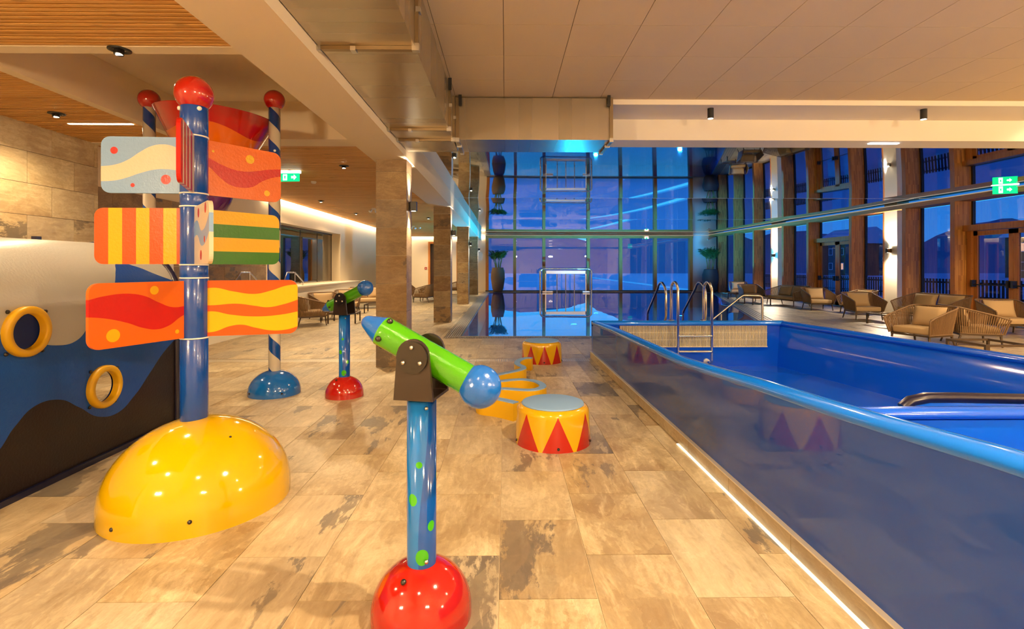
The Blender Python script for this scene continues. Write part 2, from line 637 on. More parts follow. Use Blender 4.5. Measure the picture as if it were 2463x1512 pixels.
BASIN = [(bas_l(0.4) + 0.02, 0.4), (bas_r(0.4) + 0.1, 0.4), (bas_r(8.45) + 0.1, 8.45), (bas_l(8.45) + 0.02, 8.45)]

# ------------------------------------------------------------------ floor: grout bed, slate tiles
slab = [[(X_LW - 0.2, Y_BACK), (X_RW + 0.1, Y_BACK), (X_RW + 0.1, Y_FAR + 0.2), (X_LW - 0.2, Y_FAR + 0.2)]]
for h in (POOLG, BASIN): slab = subtract(slab, h)
mb = MB()
for p in slab: mb.prism(p, -0.16, -0.004)
floor = struct('floor', mb, M_grout)

tiles = []
TW, TL, GAP = 0.45, 0.72, 0.004
k0 = int(math.floor((X_LW + 0.03) / TW))
k1 = int(math.ceil((X_RW + 0.03) / TW))
for k in range(k0, k1):
    x0, x1 = max(-0.03 + k * TW, X_LW), min(-0.03 + (k + 1) * TW, X_RW)
    y = 2.31 - 7 * TL + (0.35 if k % 2 else 0.0)
    while y < Y_FAR:
        r = [(x0 + GAP / 2, y + GAP / 2), (x1 - GAP / 2, y + GAP / 2), (x1 - GAP / 2, min(y + TL, Y_FAR) - GAP / 2), (x0 + GAP / 2, min(y + TL, Y_FAR) - GAP / 2)]
        ps = [r]
        for h in (POOLG, BASIN, DRAIN): ps = subtract(ps, h)
        if ps and y > -1.5:
            cx, cy_ = (x0 + x1) / 2, y + TL / 2
            vis = cy_ > 1.9 and abs(cx) < cy_ * 1.05 + 0.4
            tiles.append(((cx * cx + cy_ * cy_) + (0 if vis else 1e6), ps))
        y += TL
tiles.sort(key=lambda t: t[0])
rest = MB()
for i, (d, ps) in enumerate(tiles):
    tgt = MB() if i < 300 else rest
    tgt.cur = random.random()
    dz = random.uniform(-0.0006, 0.0006)
    for p in ps: tgt.prism(p, -0.02, dz)
    if i < 300: tgt.build('floor_tile', M_floor, floor)
rest.build('floor_tiles_distant', M_floor, floor, kind='stuff')

# channel drain in front of the pool
mb = MB().box(-6.0, 1.36, 8.12, 8.14, -0.03, -0.001).box(-6.0, 1.36, 8.34, 8.36, -0.03, -0.001).box(-6.0, 1.36, 8.12, 8.36, -0.034, -0.03)
dr = mb.build('channel_drain', M_steel_b)
props(dr, 'long steel channel drain set in the floor tiles behind the yellow drums', 'drain')
mb = MB()
x = -5.98
while x < 1.35:
    mb.box(x, x + 0.012, 8.145, 8.335, -0.02, -0.002)
    x += 0.034
mb.build('drain_bars', M_steel_b, dr, kind='stuff')

# ------------------------------------------------------------------ left wall (plaster, stone cladding, inner window)
WY0, WY1, WZ0, WZ1 = 13.2, 19.0, 0.98, 2.70
mb = MB()
for (a, b, c, d) in ((Y_BACK, WY0, 0, 3.9), (WY1, Y_FAR, 0, 3.9), (WY0, WY1, 0, WZ0), (WY0, WY1, WZ1, 3.9)):
    mb.box(X_LW - 0.45, X_LW, a, b, c, d)
wl = struct('wall_left', mb, M_plaster)


def stone_face(parent, plane, const, t, a0, a1, z0, z1, mat, tw=0.70, th=0.40, z_first=None, name='stone_tile', gap=0.005, sgn=1):
    """running-bond slabs on a vertical plane ('x' or 'y' = const), proud by t"""
    z = z0
    row = 0
    zs = []
    while z < z1 - 0.02:
        zn = min(z + th, z1)
        a = a0 - (0.5 * tw if row % 2 else 0)
        while a < a1 - 0.01:
            b = min(a + tw, a1)
            aa = max(a, a0)
            if b - aa > 0.03:
                m = MB()
                m.cur = random.random()
                tt = t + random.uniform(-0.0015, 0.0015)
                lo, hi = sorted((const, const + sgn * tt))
                if plane == 'x': m.box(lo, hi, aa + gap / 2, b - gap / 2, z + gap / 2, zn - gap / 2)
                else: m.box(aa + gap / 2, b - gap / 2, lo, hi, z + gap / 2, zn - gap / 2)
                m.build(name, mat, parent)
            a += tw
        z = zn
        row += 1


stone_face(wl, 'x', X_LW, 0.10, 1.6, 7.62, 0.15, Z_WOOD + 0.05, M_wallstone, 0.70, 0.40)
stone_face(wl, 'x', X_LW, 0.02, 7.66, 13.1, 0.30, 2.70, M_colstone, 0.70, 0.40)

wn1 = empty('window_1', (0, 0, 0), kind='structure')
MB().box(X_LW - 0.34, X_LW - 0.325, WY0, WY1, WZ0, WZ1).build('pane', M_glass_in, wn1)
for yy in (WY0 + 0.01, 14.65, 16.1, 17.55, WY1 - 0.03):
    MB().box(X_LW - 0.35, X_LW - 0.315, yy, yy + 0.025, WZ0, WZ1).build('glazing_bar', M_frame, wn1)
MB().box(X_LW - 0.36, X_LW - 0.30, WY0, WY1, WZ1 - 0.05, WZ1).build('window_head', M_frame, wn1)
# the dim room behind the inner window
mb = MB().box(X_LW - 3.4, X_LW - 3.3, WY0 - 1.0, WY1 + 1.0, 0, 3.4).box(X_LW - 3.4, X_LW - 0.46, WY0 - 1.1, WY0 - 1.0, 0, 3.4).box(X_LW - 3.4, X_LW - 0.46, WY1 + 1.0, WY1 + 1.1, 0, 3.4)
mb.box(X_LW - 3.4, X_LW - 0.46, WY0 - 1, WY1 + 1, -0.1, 0).box(X_LW - 3.4, X_LW - 0.46, WY0 - 1, WY1 + 1, 3.4, 3.5)
struct('wall_side_room', mb, pm('side_room_brown', L(120, 88, 56), 0.7))

# low ledge along the left wall
mb = MB().box(X_LW + 0.001, -5.66, 9.4, 19.9, 0, 0.93)
lg = struct('wall_ledge', mb, M_white)
MB().box(X_LW + 0.001, -5.62, 9.36, 19.94, 0.93, 0.965).build('coping', pm('pale_coping', (0.78, 0.72, 0.60), 0.4), lg)

# far wall of the lounge side
mb = MB().box(X_LW - 0.45, -4.66, Y_FAR, Y_FAR + 0.25, 0, 3.9).box(-3.86, -2.95, Y_FAR, Y_FAR + 0.25, 0, 3.9).box(-4.66, -3.86, Y_FAR, Y_FAR + 0.25, 3.0, 3.9)
mb.box(-2.15, -1.12, Y_FAR, Y_FAR + 0.25, 0, 3.9).box(-2.95, -2.15, Y_FAR, Y_FAR + 0.25, 3.0, 3.9)
mb.box(11.30, X_RW + 0.4, Y_FAR, Y_FAR + 0.25, 0, 3.9)
mb.box(-1.12, 11.30, Y_FAR, Y_FAR + 0.25, 3.38, 3.9)
struct('wall_far', mb, M_white)
MB().box(X_LW - 0.1, X_RW, Y_BACK - 0.2, Y_BACK, 0, 4.0).build('wall_back', M_plaster, kind='structure')
MB().box(X_RW, X_RW + 0.3, Y_BACK, 11.2, 0, 4.0).build('wall_right', M_plaster, kind='structure')
MB().box(X_LW - 0.6, X_RW + 0.6, Y_BACK - 0.3, Y_FAR + 0.5, 4.02, 4.2).build('ceiling_roof_slab', M_plaster, kind='structure')

for i, x0 in enumerate((-4.66, -2.95)):
    d = empty('door_%d' % (i + 3), (x0, Y_FAR, 0), kind='structure')
    MB().box(0.0, 0.12, -0.04, 0.3, 0, 3.0).build('door_jamb', M_larch, d)
    MB().box(0.68, 0.80, -0.04, 0.3, 0, 3.0).build('door_jamb', M_larch, d)
    MB().box(0.12, 0.68, -0.03, 0.3, 2.88, 3.0).build('door_head', M_larch, d)
    MB().box(0.12, 0.68, 0.12, 0.17, 0, 2.88).build('door_leaf', pm('dark_walnut', L(52, 28, 18), 0.4), d)
    MB().tube([(0.61, 0.08, 0.85), (0.61, 0.08, 1.25)], 0.012).build('door_handle', M_steel, d)

# ------------------------------------------------------------------ big window wall at the end of the pool
wf = empty('window_2', (0, Y_FAR, 0), kind='structure')
MX = [-1.10, 0.565, 2.33, 5.02, 6.99, 9.09, 11.26]
for i, x in enumerate(MX):
    MB().box(x - 0.09, x + 0.09, -0.14, 0.16, 0.0, 3.30).build('mullion', M_larch, wf)
MB().box(-1.2, 11.36, -0.16, 0.18, 3.22, 3.40).build('window_head', wood('larch_frame_horizontal', L(168, 98, 38), L(206, 140, 68), 'X'), wf)
MB().box(-1.2, 11.36, -0.15, 0.18, 0.0, 0.07).build('window_sill', M_black, wf)
for a, b in zip(MX[:-1], MX[1:]):
    MB().box(a + 0.09, b - 0.09, 0.05, 0.062, 0.07, 3.22).build('pane', M_glass, wf)
MB().box(-1.2, 12.8, -0.19, -0.17, 3.38, 3.40).build('led_profile', emit('head_led', (1.0, 0.86, 0.66), 0.35), wf)

# ------------------------------------------------------------------ glazed right wall: larch fins, white piers, doors
FINS = [29.57, 27.5, 25.34, 22.63, 20.76, 18.15, 15.68, 13.95, 11.3]
PIERS = [23.45, 16.25]
wr = empty('window_3', (X_RW, 0, 0), kind='structure')
for y in FINS:
    MB().box(-0.50, 0.02, y, y + 0.14, 0.0, 3.30).build('larch_fin', M_lamella, wr)
    MB().box(-0.515, -0.50, y - 0.004, y + 0.144, 0.0, 3.30).build('fin_edging', M_larch, wr)
MB().box(-0.52, 0.05, 11.3, Y_FAR, 3.30, 3.44).build('window_head', wood('larch_frame_long', L(168, 98, 38), L(206, 140, 68), 'Y'), wr)
MB().box(-0.54, -0.52, 11.3, Y_FAR, 3.43, 3.45).build('led_profile', MATS['head_led'], wr)
edges = sorted(FINS + PIERS + [Y_FAR])
for a, b in zip(edges[:-1], edges[1:]):
    if b - a < 0.9: continue
    door = (abs(a - 18.15) < 0.01) or (abs(a - 11.3) < 0.01)
    z0 = 2.60 if door else 0.06
    MB().box(-0.02, -0.008, a + 0.1, b, z0 + 0.04, 3.28).build('pane', M_glass_side, wr)
    MB().box(-0.05, 0.03, a + 0.14, a + 0.19, z0, 3.30).build('frame_stile', M_black, wr)
    MB().box(-0.05, 0.03, b - 0.05, b, z0, 3.30).build('frame_stile', M_black, wr)
    MB().box(-0.05, 0.03, a + 0.14, b, z0 - 0.06, z0 + 0.04).build('frame_rail', M_black, wr)
for i, y in enumerate(PIERS):
    p = empty('wall_pier', (X_RW, y, 0), kind='structure')
    MB().box(-0.34, 0.05, 0.0, 0.55, 0, 3.5).build('pier_body', M_white, p)
    MB().box(-0.355, -0.30, 0.55, 0.60, 0, 3.3).build('pier_edging', M_larch, p)


def double_door(n, y0, y1):
    d = empty('door_%d' % n, (X_RW, 0, 0), kind='structure')
    H = 2.60
    for (a, b) in ((y0, y0 + 0.13), (y1 - 0.13, y1)):
        MB().box(-0.20, 0.02, a, b, 0, H).build('door_jamb', M_larch, d)
    MB().box(-0.30, 0.02, y0, y1, H - 0.13, H + 0.03).build('door_head', M_larch, d)
    ym = (y0 + y1) / 2
    for (a, b) in ((y0 + 0.13, ym - 0.005), (ym + 0.005, y1 - 0.13)):
        lf = MB().box(-0.13, -0.07, a, a + 0.12, 0.01, H - 0.14).box(-0.13, -0.07, b - 0.12, b, 0.01, H - 0.14).box(-0.13, -0.07, a, b, H - 0.26, H - 0.14).box(-0.13, -0.07, a, b, 0.01, 0.14).build('door_leaf', M_larch, d)
        MB().box(-0.105, -0.095, a + 0.12, b - 0.12, 0.14, H - 0.26).build('pane', M_glass_side, lf)
        bar = MB().tube([(-0.22, a + 0.06, 1.02), (-0.22, b - 0.06, 1.02)], 0.016).build('panic_bar', M_black, d)
        for yy in (a + 0.06, b - 0.06):
            MB().box(-0.25, -0.13, yy - 0.03, yy + 0.03, 0.96, 1.14).build('bar_end', M_black, bar)
    return d


double_door(1, 18.31, 20.74)
double_door(2, 11.46, 13.93)

# ------------------------------------------------------------------ ceilings
# wood slats on a dark board
mb = MB()
for (a, b, c, d) in ((X_LW, BX0 + 0.02, 1.0, 4.28), (X_LW, -4.62, 4.28, 7.30), (X_LW, BX0 + 0.02, 7.62, Y_FAR)):
    mb.box(a, b, c, d, Z_WOOD + 0.045, Z_WOOD + 0.10)
cw = struct('ceiling_slats', mb, M_darkback)
PITCH = 0.056
n_sl = 0
far = MB()
y = 1.6
while y < Y_FAR - 0.06:
    if y < 4.20: xa, xb = X_LW, BX0 + 0.02
    elif y < 4.30: y += PITCH; continue
    elif y < 7.60: xa, xb = X_LW, -4.66
    elif y < 7.68: y += PITCH; continue
    else: xa, xb = X_LW, BX0 + 0.02
    t = MB() if n_sl < 300 else far
    t.cur = random.random()
    dz = random.uniform(-0.002, 0.002)
    t.box(xa, xb, y, y + 0.033, Z_WOOD + dz, Z_WOOD + 0.04)
    if n_sl < 300: t.build('slat', M_slat, cw)
    n_sl += 1
    y += PITCH
far.build('slats_distant', M_slat, cw, kind='stuff')

# coffer above the play tower with its white borders
mb = MB()
mb.box(-4.66, BX0 + 0.05, 4.10, 7.70, Z_COF, Z_COF + 0.1)                     # raised ceiling
mb.box(-4.64, -4.52, 4.26, 7.66, Z_WOOD - 0.005, Z_COF)                        # left side
mb.box(-4.64, BX0 + 0.02, 4.22, 4.36, Z_WOOD - 0.005, Z_COF)                   # near side
mb.box(X_LW, BX0 + 0.02, 7.24, 7.66, Z_WOOD - 0.008, Z_COF) if False else mb.box(-4.64, BX0 + 0.02, 7.24, 7.66, Z_WOOD - 0.008, Z_COF)
struct('ceiling_coffer', mb, M_plaster)
MB().box(X_LW, -4.64, 7.50, 7.66, Z_WOOD - 0.008, Z_COF).build('trim_1', M_plaster, kind='structure')

# main beam over the columns, cross beam, soffit
MB().box(BX0, BX1, Y_BACK, Y_FAR, Z_BEAM, 4.02).build('ceiling_beam_long', M_plaster, kind='structure')
mb = MB()
mb.box(BX1, 14.0, 7.66, 8.12, Z_XB, 4.0)
mb.box(BX1, 14.0, 7.00, 7.66, Z_SOF, 4.0)
mb.box(BX1, 14.0, 6.96, 7.00, Z_SOF, 4.0)
struct('ceiling_beam_cross', mb, M_white)
wpan = MB().box(5.6, 6.05, 7.78, 7.84, Z_XB - 0.012, Z_XB - 0.001).build('lamp_panel', emit('white_panel', (0.95, 0.98, 1.0), 9.0))
props(wpan, 'small white luminous panel flush under the cross beam', 'lamp')

# wood-wool ceiling boards
ct = MB().box(BX1, X_RW + 0.1, Y_BACK, 6.97, Z_TILE + 0.012, Z_TILE + 0.06).build('ceiling_tiles', M_grid, kind='structure')
xs = [-0.018 + 0.651 * k for k in range(-3, 22)]
ys = [6.97 - 0.715 * k for k in range(0, 14)]
for i in range(len(xs) - 1):
    for j in range(len(ys) - 1):
        m = MB()
        m.cur = random.random()
        m.box(max(xs[i], BX1) + 0.003, min(xs[i + 1], X_RW) - 0.003, ys[j + 1] + 0.003, ys[j] - 0.003, Z_TILE, Z_TILE + 0.02)
        if min(xs[i + 1], X_RW) - max(xs[i], BX1) > 0.05:
            m.build('ceiling_board', M_tile_ceil, ct)

# mirror-gloss stretch ceiling over the pool, three sheets that sag a little
N = NT('stretch_gloss')
N.principled(color=(0.70, 0.72, 0.74), rough=0.025, metal=1.0)
M_mem = N.m
mem = empty('ceiling_stretch', (0, 0, 0), kind='structure')
seams = [8.10, 14.9, 21.6, Y_FAR]
for a, b in zip(seams[:-1], seams[1:]):
    nx, ny = 48, 24
    vs, fs = [], []
    for j in range(ny + 1):
        for i in range(nx + 1):
            u, v = i / nx, j / ny
            s = 0.030 * (1 - (2 * u - 1) ** 6) * (1 - (2 * v - 1) ** 2)
            s += 0.05 * (1 - min(1, (1 - u) * 14.4 / 1.6)) ** 2 * -1.0 * 0.3
            vs.append((BX1 + (X_RW + 0.05 - BX1) * u, a + 0.006 + (b - a - 0.012) * v, Z_MEM - s))
    for j in range(ny):
        for i in range(nx):
            k = j * (nx + 1) + i
            fs.append((k, k + nx + 1, k + nx + 2, k + 1))
    MB().add(vs, fs, True).build('gloss_sheet', M_mem, mem)
for yy in seams[1:-1]:
    MB().box(BX1, X_RW, yy - 0.006, yy + 0.006, Z_MEM - 0.002, Z_MEM + 0.02).build('seam_profile', pm('white_profile', (0.8, 0.82, 0.85), 0.3), mem)

# ------------------------------------------------------------------ stone clad columns
COLS = [(7.66, 'nearest'), (13.8, 'second'), (20.5, 'third'), (27.3, 'farthest')]
for i, (cy0, nm) in enumerate(COLS):
    c = empty('stone_column', (-1.93, cy0, 0))
    props(c, ['nearest stone clad column, beside the steel duct and the far green cannon', 'stone clad column second from the camera, left of the pool gutter',
              'stone clad column third from the camera beside the pool', 'farthest stone clad column beside the big pool window'][i], 'column', 'columns carrying the long beam')
    W, D = 0.455, 0.42
    MB().box(0.012, W - 0.012, 0.012, D - 0.012, 0, Z_BEAM).build('core', M_grout, c)
    z = 0.0
    while z < Z_BEAM - 0.03:
        zn = min(z + 0.4165, Z_BEAM)
        for (a, b, p, q) in ((0, W, 0, 0.012), (0, W, D - 0.012, D), (0, 0.012, 0.0125, D - 0.0125), (W - 0.012, W, 0.0125, D - 0.0125)):
            m = MB()
            m.cur = random.random()
            m.box(a, b, p, q, z + 0.002, zn - 0.002)
            m.build('stone_slab', M_colstone, c)
        z = zn
    # up and down wall lamp on the pool side
    s = empty('wall_sconce', (-1.93 + W, cy0 + 0.14, 1.5 + 143 * 7.66 / 1231 if i == 0 else 2.35))
    s.location.z = 2.42
    props(s, ['black square up and down wall lamp on the nearest stone column', 'black up and down wall lamp on the second stone column',
              'black up and down wall lamp on the third stone column', 'black up and down wall lamp on the farthest stone column'][i], 'lamp', 'wall lamps on the stone columns')
    MB().box(0.0, 0.015, 0.0, 0.1, -0.06, 0.06).build('back_plate', M_black, s)
    MB().box(0.02, 0.12, 0.0, 0.1, -0.07, -0.066).box(0.02, 0.12, 0.0, 0.1, 0.066, 0.07).box(0.02, 0.024, 0, 0.1, -0.066, 0.066).box(0.116, 0.12, 0, 0.1, -0.066, 0.066).box(0.024, 0.116, 0, 0.004, -0.066, 0.066).box(0.024, 0.116, 0.096, 0.1, -0.066, 0.066).build('lamp_housing', M_black, s)
    for sg in (-1, 1):
        MB().lathe([(0.001, 0), (0.032, 0)], 16, (0.07, 0.05, sg * 0.0715)).build('lamp_lens', M_bulb, s)
        spot_light(s, (0.07, 0.05, sg * 0.09), 190, WARM2, 75, 0.9, (-0.10, 0, sg), 0.02)

# sconces on the white piers of the right wall
for i, y in enumerate(PIERS):
    s = empty('wall_sconce', (X_RW - 0.34, y + 0.22, 2.02))
    props(s, ['brass toned up and down wall lamp on the far white pier', 'brass toned up and down wall lamp on the near white pier'][i], 'lamp', 'wall lamps on the white piers')
    brass = pm('sconce_bronze', L(96, 72, 44), 0.4, 0.6)
    MB().box(-0.13, -0.015, 0, 0.11, -0.065, 0.065).build('lamp_housing', brass, s)
    MB().box(-0.015, 0.0, 0.01, 0.10, -0.05, 0.05).build('back_plate', brass, s)
    for sg in (-1, 1):
        MB().lathe([(0.001, 0), (0.035, 0)], 16, (-0.072, 0.055, sg * 0.067)).build('lamp_lens', M_bulb, s)
        spot_light(s, (-0.072, 0.03, sg * 0.085), 160, WARM2, 70, 0.9, (0.14, 0, sg), 0.02)
        spot_light(s, (-0.16, 0.05, sg * 0.085), 260, WARM2, 165, 0.9, (-0.5, -0.35, sg), 0.03)  # wide flood added beside the sconce beam to brighten the right deck and fins

# recessed downlights in the slat ceiling
DL = [((287, 118), 260, 'round black downlight in the slats nearest the camera'), ((136, 272), 380, 'black downlight in the slats above the pale stone wall'),
      ((827, 398), 260, 'downlight in the slat ceiling left of the nearest column'), ((772, 482), 170, 'downlight in the slats near the bright cove by the inner window'),
      ((856, 512), 170, 'downlight in the slats farther along the bright cove'), ((1030, 523), 200, 'downlight in the slats between the first two columns'),
      ((1048, 565), 200, 'bright downlight low in the distance between the first two columns')]
for (px, en, lab) in DL:
    p = at_z(px[0], px[1], Z_WOOD)
    y_ = p.y
    d = empty('downlight', (p.x, p.y, Z_WOOD - 0.004))
    props(d, lab, 'lamp', 'downlights in the slat ceiling')
    MB().lathe([(0.085, 0.0), (0.085, -0.008), (0.05, -0.012), (0.05, 0.03)], 24).build('trim_ring', M_black, d)
    MB().tube([(0, 0, 0.02), (0.0, -0.01, -0.045)], 0.036, 16).build('lamp_head', M_black, d)
    MB().lathe([(0.001, -0.047), (0.028, -0.047)], 16).build('lamp_lens', M_bulb, d)
    spot_light(d, (0, 0, -0.06), en * (0.5 if y_ < 8 else 1.7), WARM, 150, 0.8)

# black cylinder spots under the soffit, one read from the cannon's shadow; others added out of frame as fill
for (x, y, z, en, lab) in ((2.87, 7.12, Z_SOF, 170, 'black cylinder spotlight under the soffit right of the duct'), (5.88, 7.12, Z_SOF, 170, 'black cylinder spotlight under the soffit at the far right'),
                           (1.65, 1.75, Z_TILE, 640, 'black cylinder spotlight on the ceiling boards above the basin near the camera'), (5.0, 1.75, Z_TILE, 170, 'added black cylinder spotlight on the boards right of the camera'),
                           (-0.45, 0.4, Z_TILE, 120, 'added black cylinder spotlight on the boards overhead of the camera'), (8.87, 7.12, Z_SOF, 380, 'added black cylinder spotlight under the soffit beyond the right image edge'), (11.8, 7.12, Z_SOF, 380, 'added black cylinder spotlight under the soffit next to the right wall'), (9.2, 5.0, Z_TILE, 220, 'added black cylinder spotlight on the boards above the right lounge')):
    d = empty('cylinder_spotlight', (x, y, z))
    props(d, lab, 'lamp', 'black cylinder ceiling spots')
    MB().tube([(0, 0, 0), (0, 0, -0.14)], 0.042, 24).build('lamp_housing', M_black, d)
    MB().lathe([(0.001, 0), (0.034, 0)], 20, (0, 0, -0.1415)).build('lamp_lens', M_bulb, d)
    spot_light(d, (0, 0, -0.16), en, WARM, 150, 0.7, (0, 1.3 if x > 8 and z == Z_SOF else 0, -1), 0.035)
# two downlights added out of view in the slat ceiling for extra light
for (x, y, en) in ((-4.3, 2.2, 300), (-3.0, 0.9, 260)):
    y_ = y
    d = empty('downlight', (x, y, Z_WOOD - 0.004))
    props(d, 'added black downlight in the slats %s' % ('above the near end of the tunnel' if en == 300 else 'behind the camera near the beam'), 'lamp', 'downlights in the slat ceiling')
    MB().lathe([(0.085, 0.0), (0.085, -0.008), (0.05, -0.012), (0.05, 0.03)], 24).build('trim_ring', M_black, d)
    MB().lathe([(0.001, -0.01), (0.04, -0.01)], 16).build('lamp_lens', M_bulb, d)
    spot_light(d, (0, 0, -0.06), en * (0.5 if y_ < 8 else 1.7), WARM, 150, 0.8)

# opal globe pendants and right wall uplighters, added out of view to brighten the ceiling
M_opal = emit('added_lamp_glow', (1.0, 0.82, 0.56), 6.0)
for (x, y, z, en, lab) in ((1.2, -1.5, 2.75, 240, 'added opal globe pendant behind the camera above the basin end'), (5.6, -1.3, 2.75, 500, 'added opal globe pendant behind the camera on the right'),
                           (-3.6, -1.4, 2.55, 520, 'added opal globe pendant behind the camera on the left'), (9.8, 0.6, 2.75, 500, 'added opal globe pendant at the far right behind the camera')):
    d = empty('added_globe_pendant', (x, y, z))
    props(d, lab, 'lamp', 'added opal globe pendants')
    MB().lathe(sphere_prof(0.15, 16), 24).build('globe', M_opal, d)
    MB().tube([(0, 0, 0.15), (0, 0, (Z_WOOD if x < -1.5 else Z_TILE) - z)], 0.012, 8).build('suspension_rod', M_black, d)
    for dx, dy in ((0.17, 0.17), (-0.17, 0.17)):
        point_light(d, (dx, dy, 0.0), en / 2, WARM, 0.06)
for (y, lab) in ((3.5, 'added wall uplighter on the plain right wall near the camera'), (8.6, 'added wall uplighter on the plain right wall before the glazing')):
    d = empty('added_uplighter', (X_RW, y, 2.5))
    props(d, lab, 'lamp', 'added wall uplighters')
    MB().box(-0.16, 0.0, -0.15, 0.15, -0.05, 0.0).build('lamp_housing', M_black, d)
    MB().box(-0.14, -0.02, -0.13, 0.13, 0.001, 0.004).build('lamp_lens', M_opal, d)
    spot_light(d, (-0.08, 0, 0.03), 1150, WARM, 160, 0.6, (-0.35, 0, 1), 0.06)

# light coves
cv = MB().box(X_LW + 0.02, X_LW + 0.07, 12.9, Y_FAR - 0.05, Z_WOOD - 0.006, Z_WOOD - 0.001).build('cove_light', M_led)
props(cv, 'long warm led cove along the top of the left plaster wall', 'lamp')
cv = MB().box(-5.5, -4.70, 6.50, 6.54, Z_WOOD - 0.006, Z_WOOD - 0.002).build('linear_light', emit('linear_glow', (1.0, 0.85, 0.6), 14.0))
props(cv, 'short linear light recessed in the slats behind the striped post', 'lamp')
cv = MB().box(X_LW + 0.2, -1.2, Y_FAR - 0.10, Y_FAR - 0.05, Z_WOOD - 0.012, Z_WOOD - 0.004).build('end_cove_light', emit('end_led', (1.0, 0.78, 0.46), 30.0))
props(cv, 'warm led line at the top of the end wall behind the columns', 'lamp')

# ================================================================== swimming pool
N = NT('pool_mosaic')
pos = N.n('NewGeometry').outputs['Position']
br = N.n('TexBrick', {'Vector': pos, 'Color1': L(14, 104, 192), 'Color2': L(10, 86, 172), 'Mortar': L(80, 140, 210), 'Scale': 1.0, 'Mortar Size': 0.004, 'Brick Width': 0.12, 'Row Height': 0.12}, offset=0.0)
N.principled(color=br.outputs[0], rough=0.35)
M_pool = N.m
N = NT('pool_water')
pos = N.n('NewGeometry').outputs['Position']
h = N.noise(pos, 0.7, 2, 0.4)
bmp = N.bump(h, 0.06, 0.02)
fr = N.n('Fresnel', {'IOR': 1.65, 'Normal': bmp}).outputs[0]
tr = N.n('BsdfTransparent', {0: (0.30, 0.58, 0.95)})
gl = N.n('BsdfGlossy', {'Color': (1, 1, 1), 'Roughness': 0.0, 'Normal': bmp})
mx = N.n('MixShader', {0: N.math('MULTIPLY', fr, N.math('SUBTRACT', 1.0, N.n('NewGeometry').outputs['Backfacing'])), 1: tr.outputs[0], 2: gl.outputs[0]})
N.t.links.new(mx.outputs[0], N.o.inputs[0])
M_water = N.m

pb = MB()
zb = -0.95
pb.prism(POOL, zb - 0.1, zb)
for i in range(4):
    a, b = POOL[i], POOL[(i + 1) % 4]
    pb.bar((a[0], a[1], (zb - 0.02) / 2), (b[0], b[1], (zb - 0.02) / 2), 0.06, abs(zb) - 0.02)
pool = pb.build('swimming_pool', M_pool, kind='structure')
wat = MB().add([(p[0], p[1], -0.022) for p in POOL], [(0, 1, 2, 3)]).build('pool_water', M_water)
props(wat, 'still deep blue water filling the swimming pool', 'water', kind='stuff')

# overflow gutters with grates
M_gut = pm('gutter_channel', L(120, 112, 100), 0.5, 0.4)
M_gbar = pm('gutter_bar', L(176, 164, 146), 0.38, 0.5)
mb = MB().prism([(-1.30, 10.72), (-0.96, 11.06), (-0.96, 30.85), (-1.30, 30.85)], -0.16, -0.012)
g = mb.build('pool_gutter', M_gut)
props(g, 'ribbed overflow grating along the left edge of the pool', 'grating', 'overflow gratings around the pool')
for k in range(7):
    x = -1.29 + 0.047 * k
    MB().box(x, x + 0.030, 10.73 + (x + 1.30), 30.84, -0.012, 0.001).build('grate_bar', M_gbar, g)
mb = MB().prism([(-1.30, 10.72), (pool_x(10.72) + 0.45, 10.72), (pool_x(11.08), 11.06), (-0.96, 11.06)], -0.16, -0.012)
g = mb.build('pool_gutter', M_gut)
props(g, 'fine barred overflow grating along the near edge of the pool', 'grating', 'overflow gratings around the pool')
mb = MB()
x = -1.0
while x < 6.2:
    mb.box(x, x + 0.014, 10.74, 11.0, -0.012, 0.0)
    x += 0.036
mb.box(-1.2, 6.2, 11.0, 11.05, -0.012, 0.002)
mb.build('grate_bars', M_gbar, g, kind='stuff')
a, b = (pool_x(11.08), 11.08), (pool_x(30.85), 30.85)
mb = MB().prism([(a[0], a[1]), (a[0] + 0.45, a[1] - 0.3), (b[0] + 0.45, b[1]), (b[0], b[1])], -0.16, -0.010)
g = mb.build('pool_gutter', pm('gutter_grey', L(104, 98, 92), 0.5))
props(g, 'grey overflow gutter along the slanting right edge of the pool', 'grating', 'overflow gratings around the pool')
for off in (0.06, 0.16, 0.26, 0.36):
    MB().bar((a[0] + off, a[1], -0.006), (b[0] + off, b[1] - 0.05, -0.006), 0.07, 0.012).build('grate_bar', pm('gutter_bar_grey', L(128, 122, 114), 0.45), g)
mb = MB().prism([(-0.96, 30.5), (pool_x(30.5), 30.5), (pool_x(30.85), 30.85), (-0.96, 30.85)], -0.16, 0.0)
props(mb.build('pool_ledge', M_floor), 'narrow stone ledge under the big pool window', 'ledge')

# underwater lamps
for (x, y, en, lab, c) in ((2.87, 21.4, 1500, 'bright cyan underwater lamp in the middle of the pool', (0.03, 0.80, 1.0)), (4.7, 26.5, 1500, 'cyan underwater lamp near the window end of the pool', (0.03, 0.80, 1.0)),
                       (8.6, 25.0, 1300, 'underwater lamp in the far right of the pool', (0.05, 0.55, 1.0))):
    d = empty('pool_lamp', (x, y, zb))
    props(d, lab, 'lamp', 'underwater pool lamps')
    MB().lathe([(0.16, 0.0), (0.16, 0.03), (0.12, 0.045)], 24).build('lamp_collar', M_steel, d)
    MB().lathe([(0.12, 0.04), (0.06, 0.055), (0.001, 0.06)], 24).build('lamp_lens', emit('pool_lamp_glow_%d' % int(x * 10), c, 22.0), d)
    spot_light(d, (0, 0, 0.16), en * 2.0, c, 160, 0.5, (0, 0, 1), 0.1)

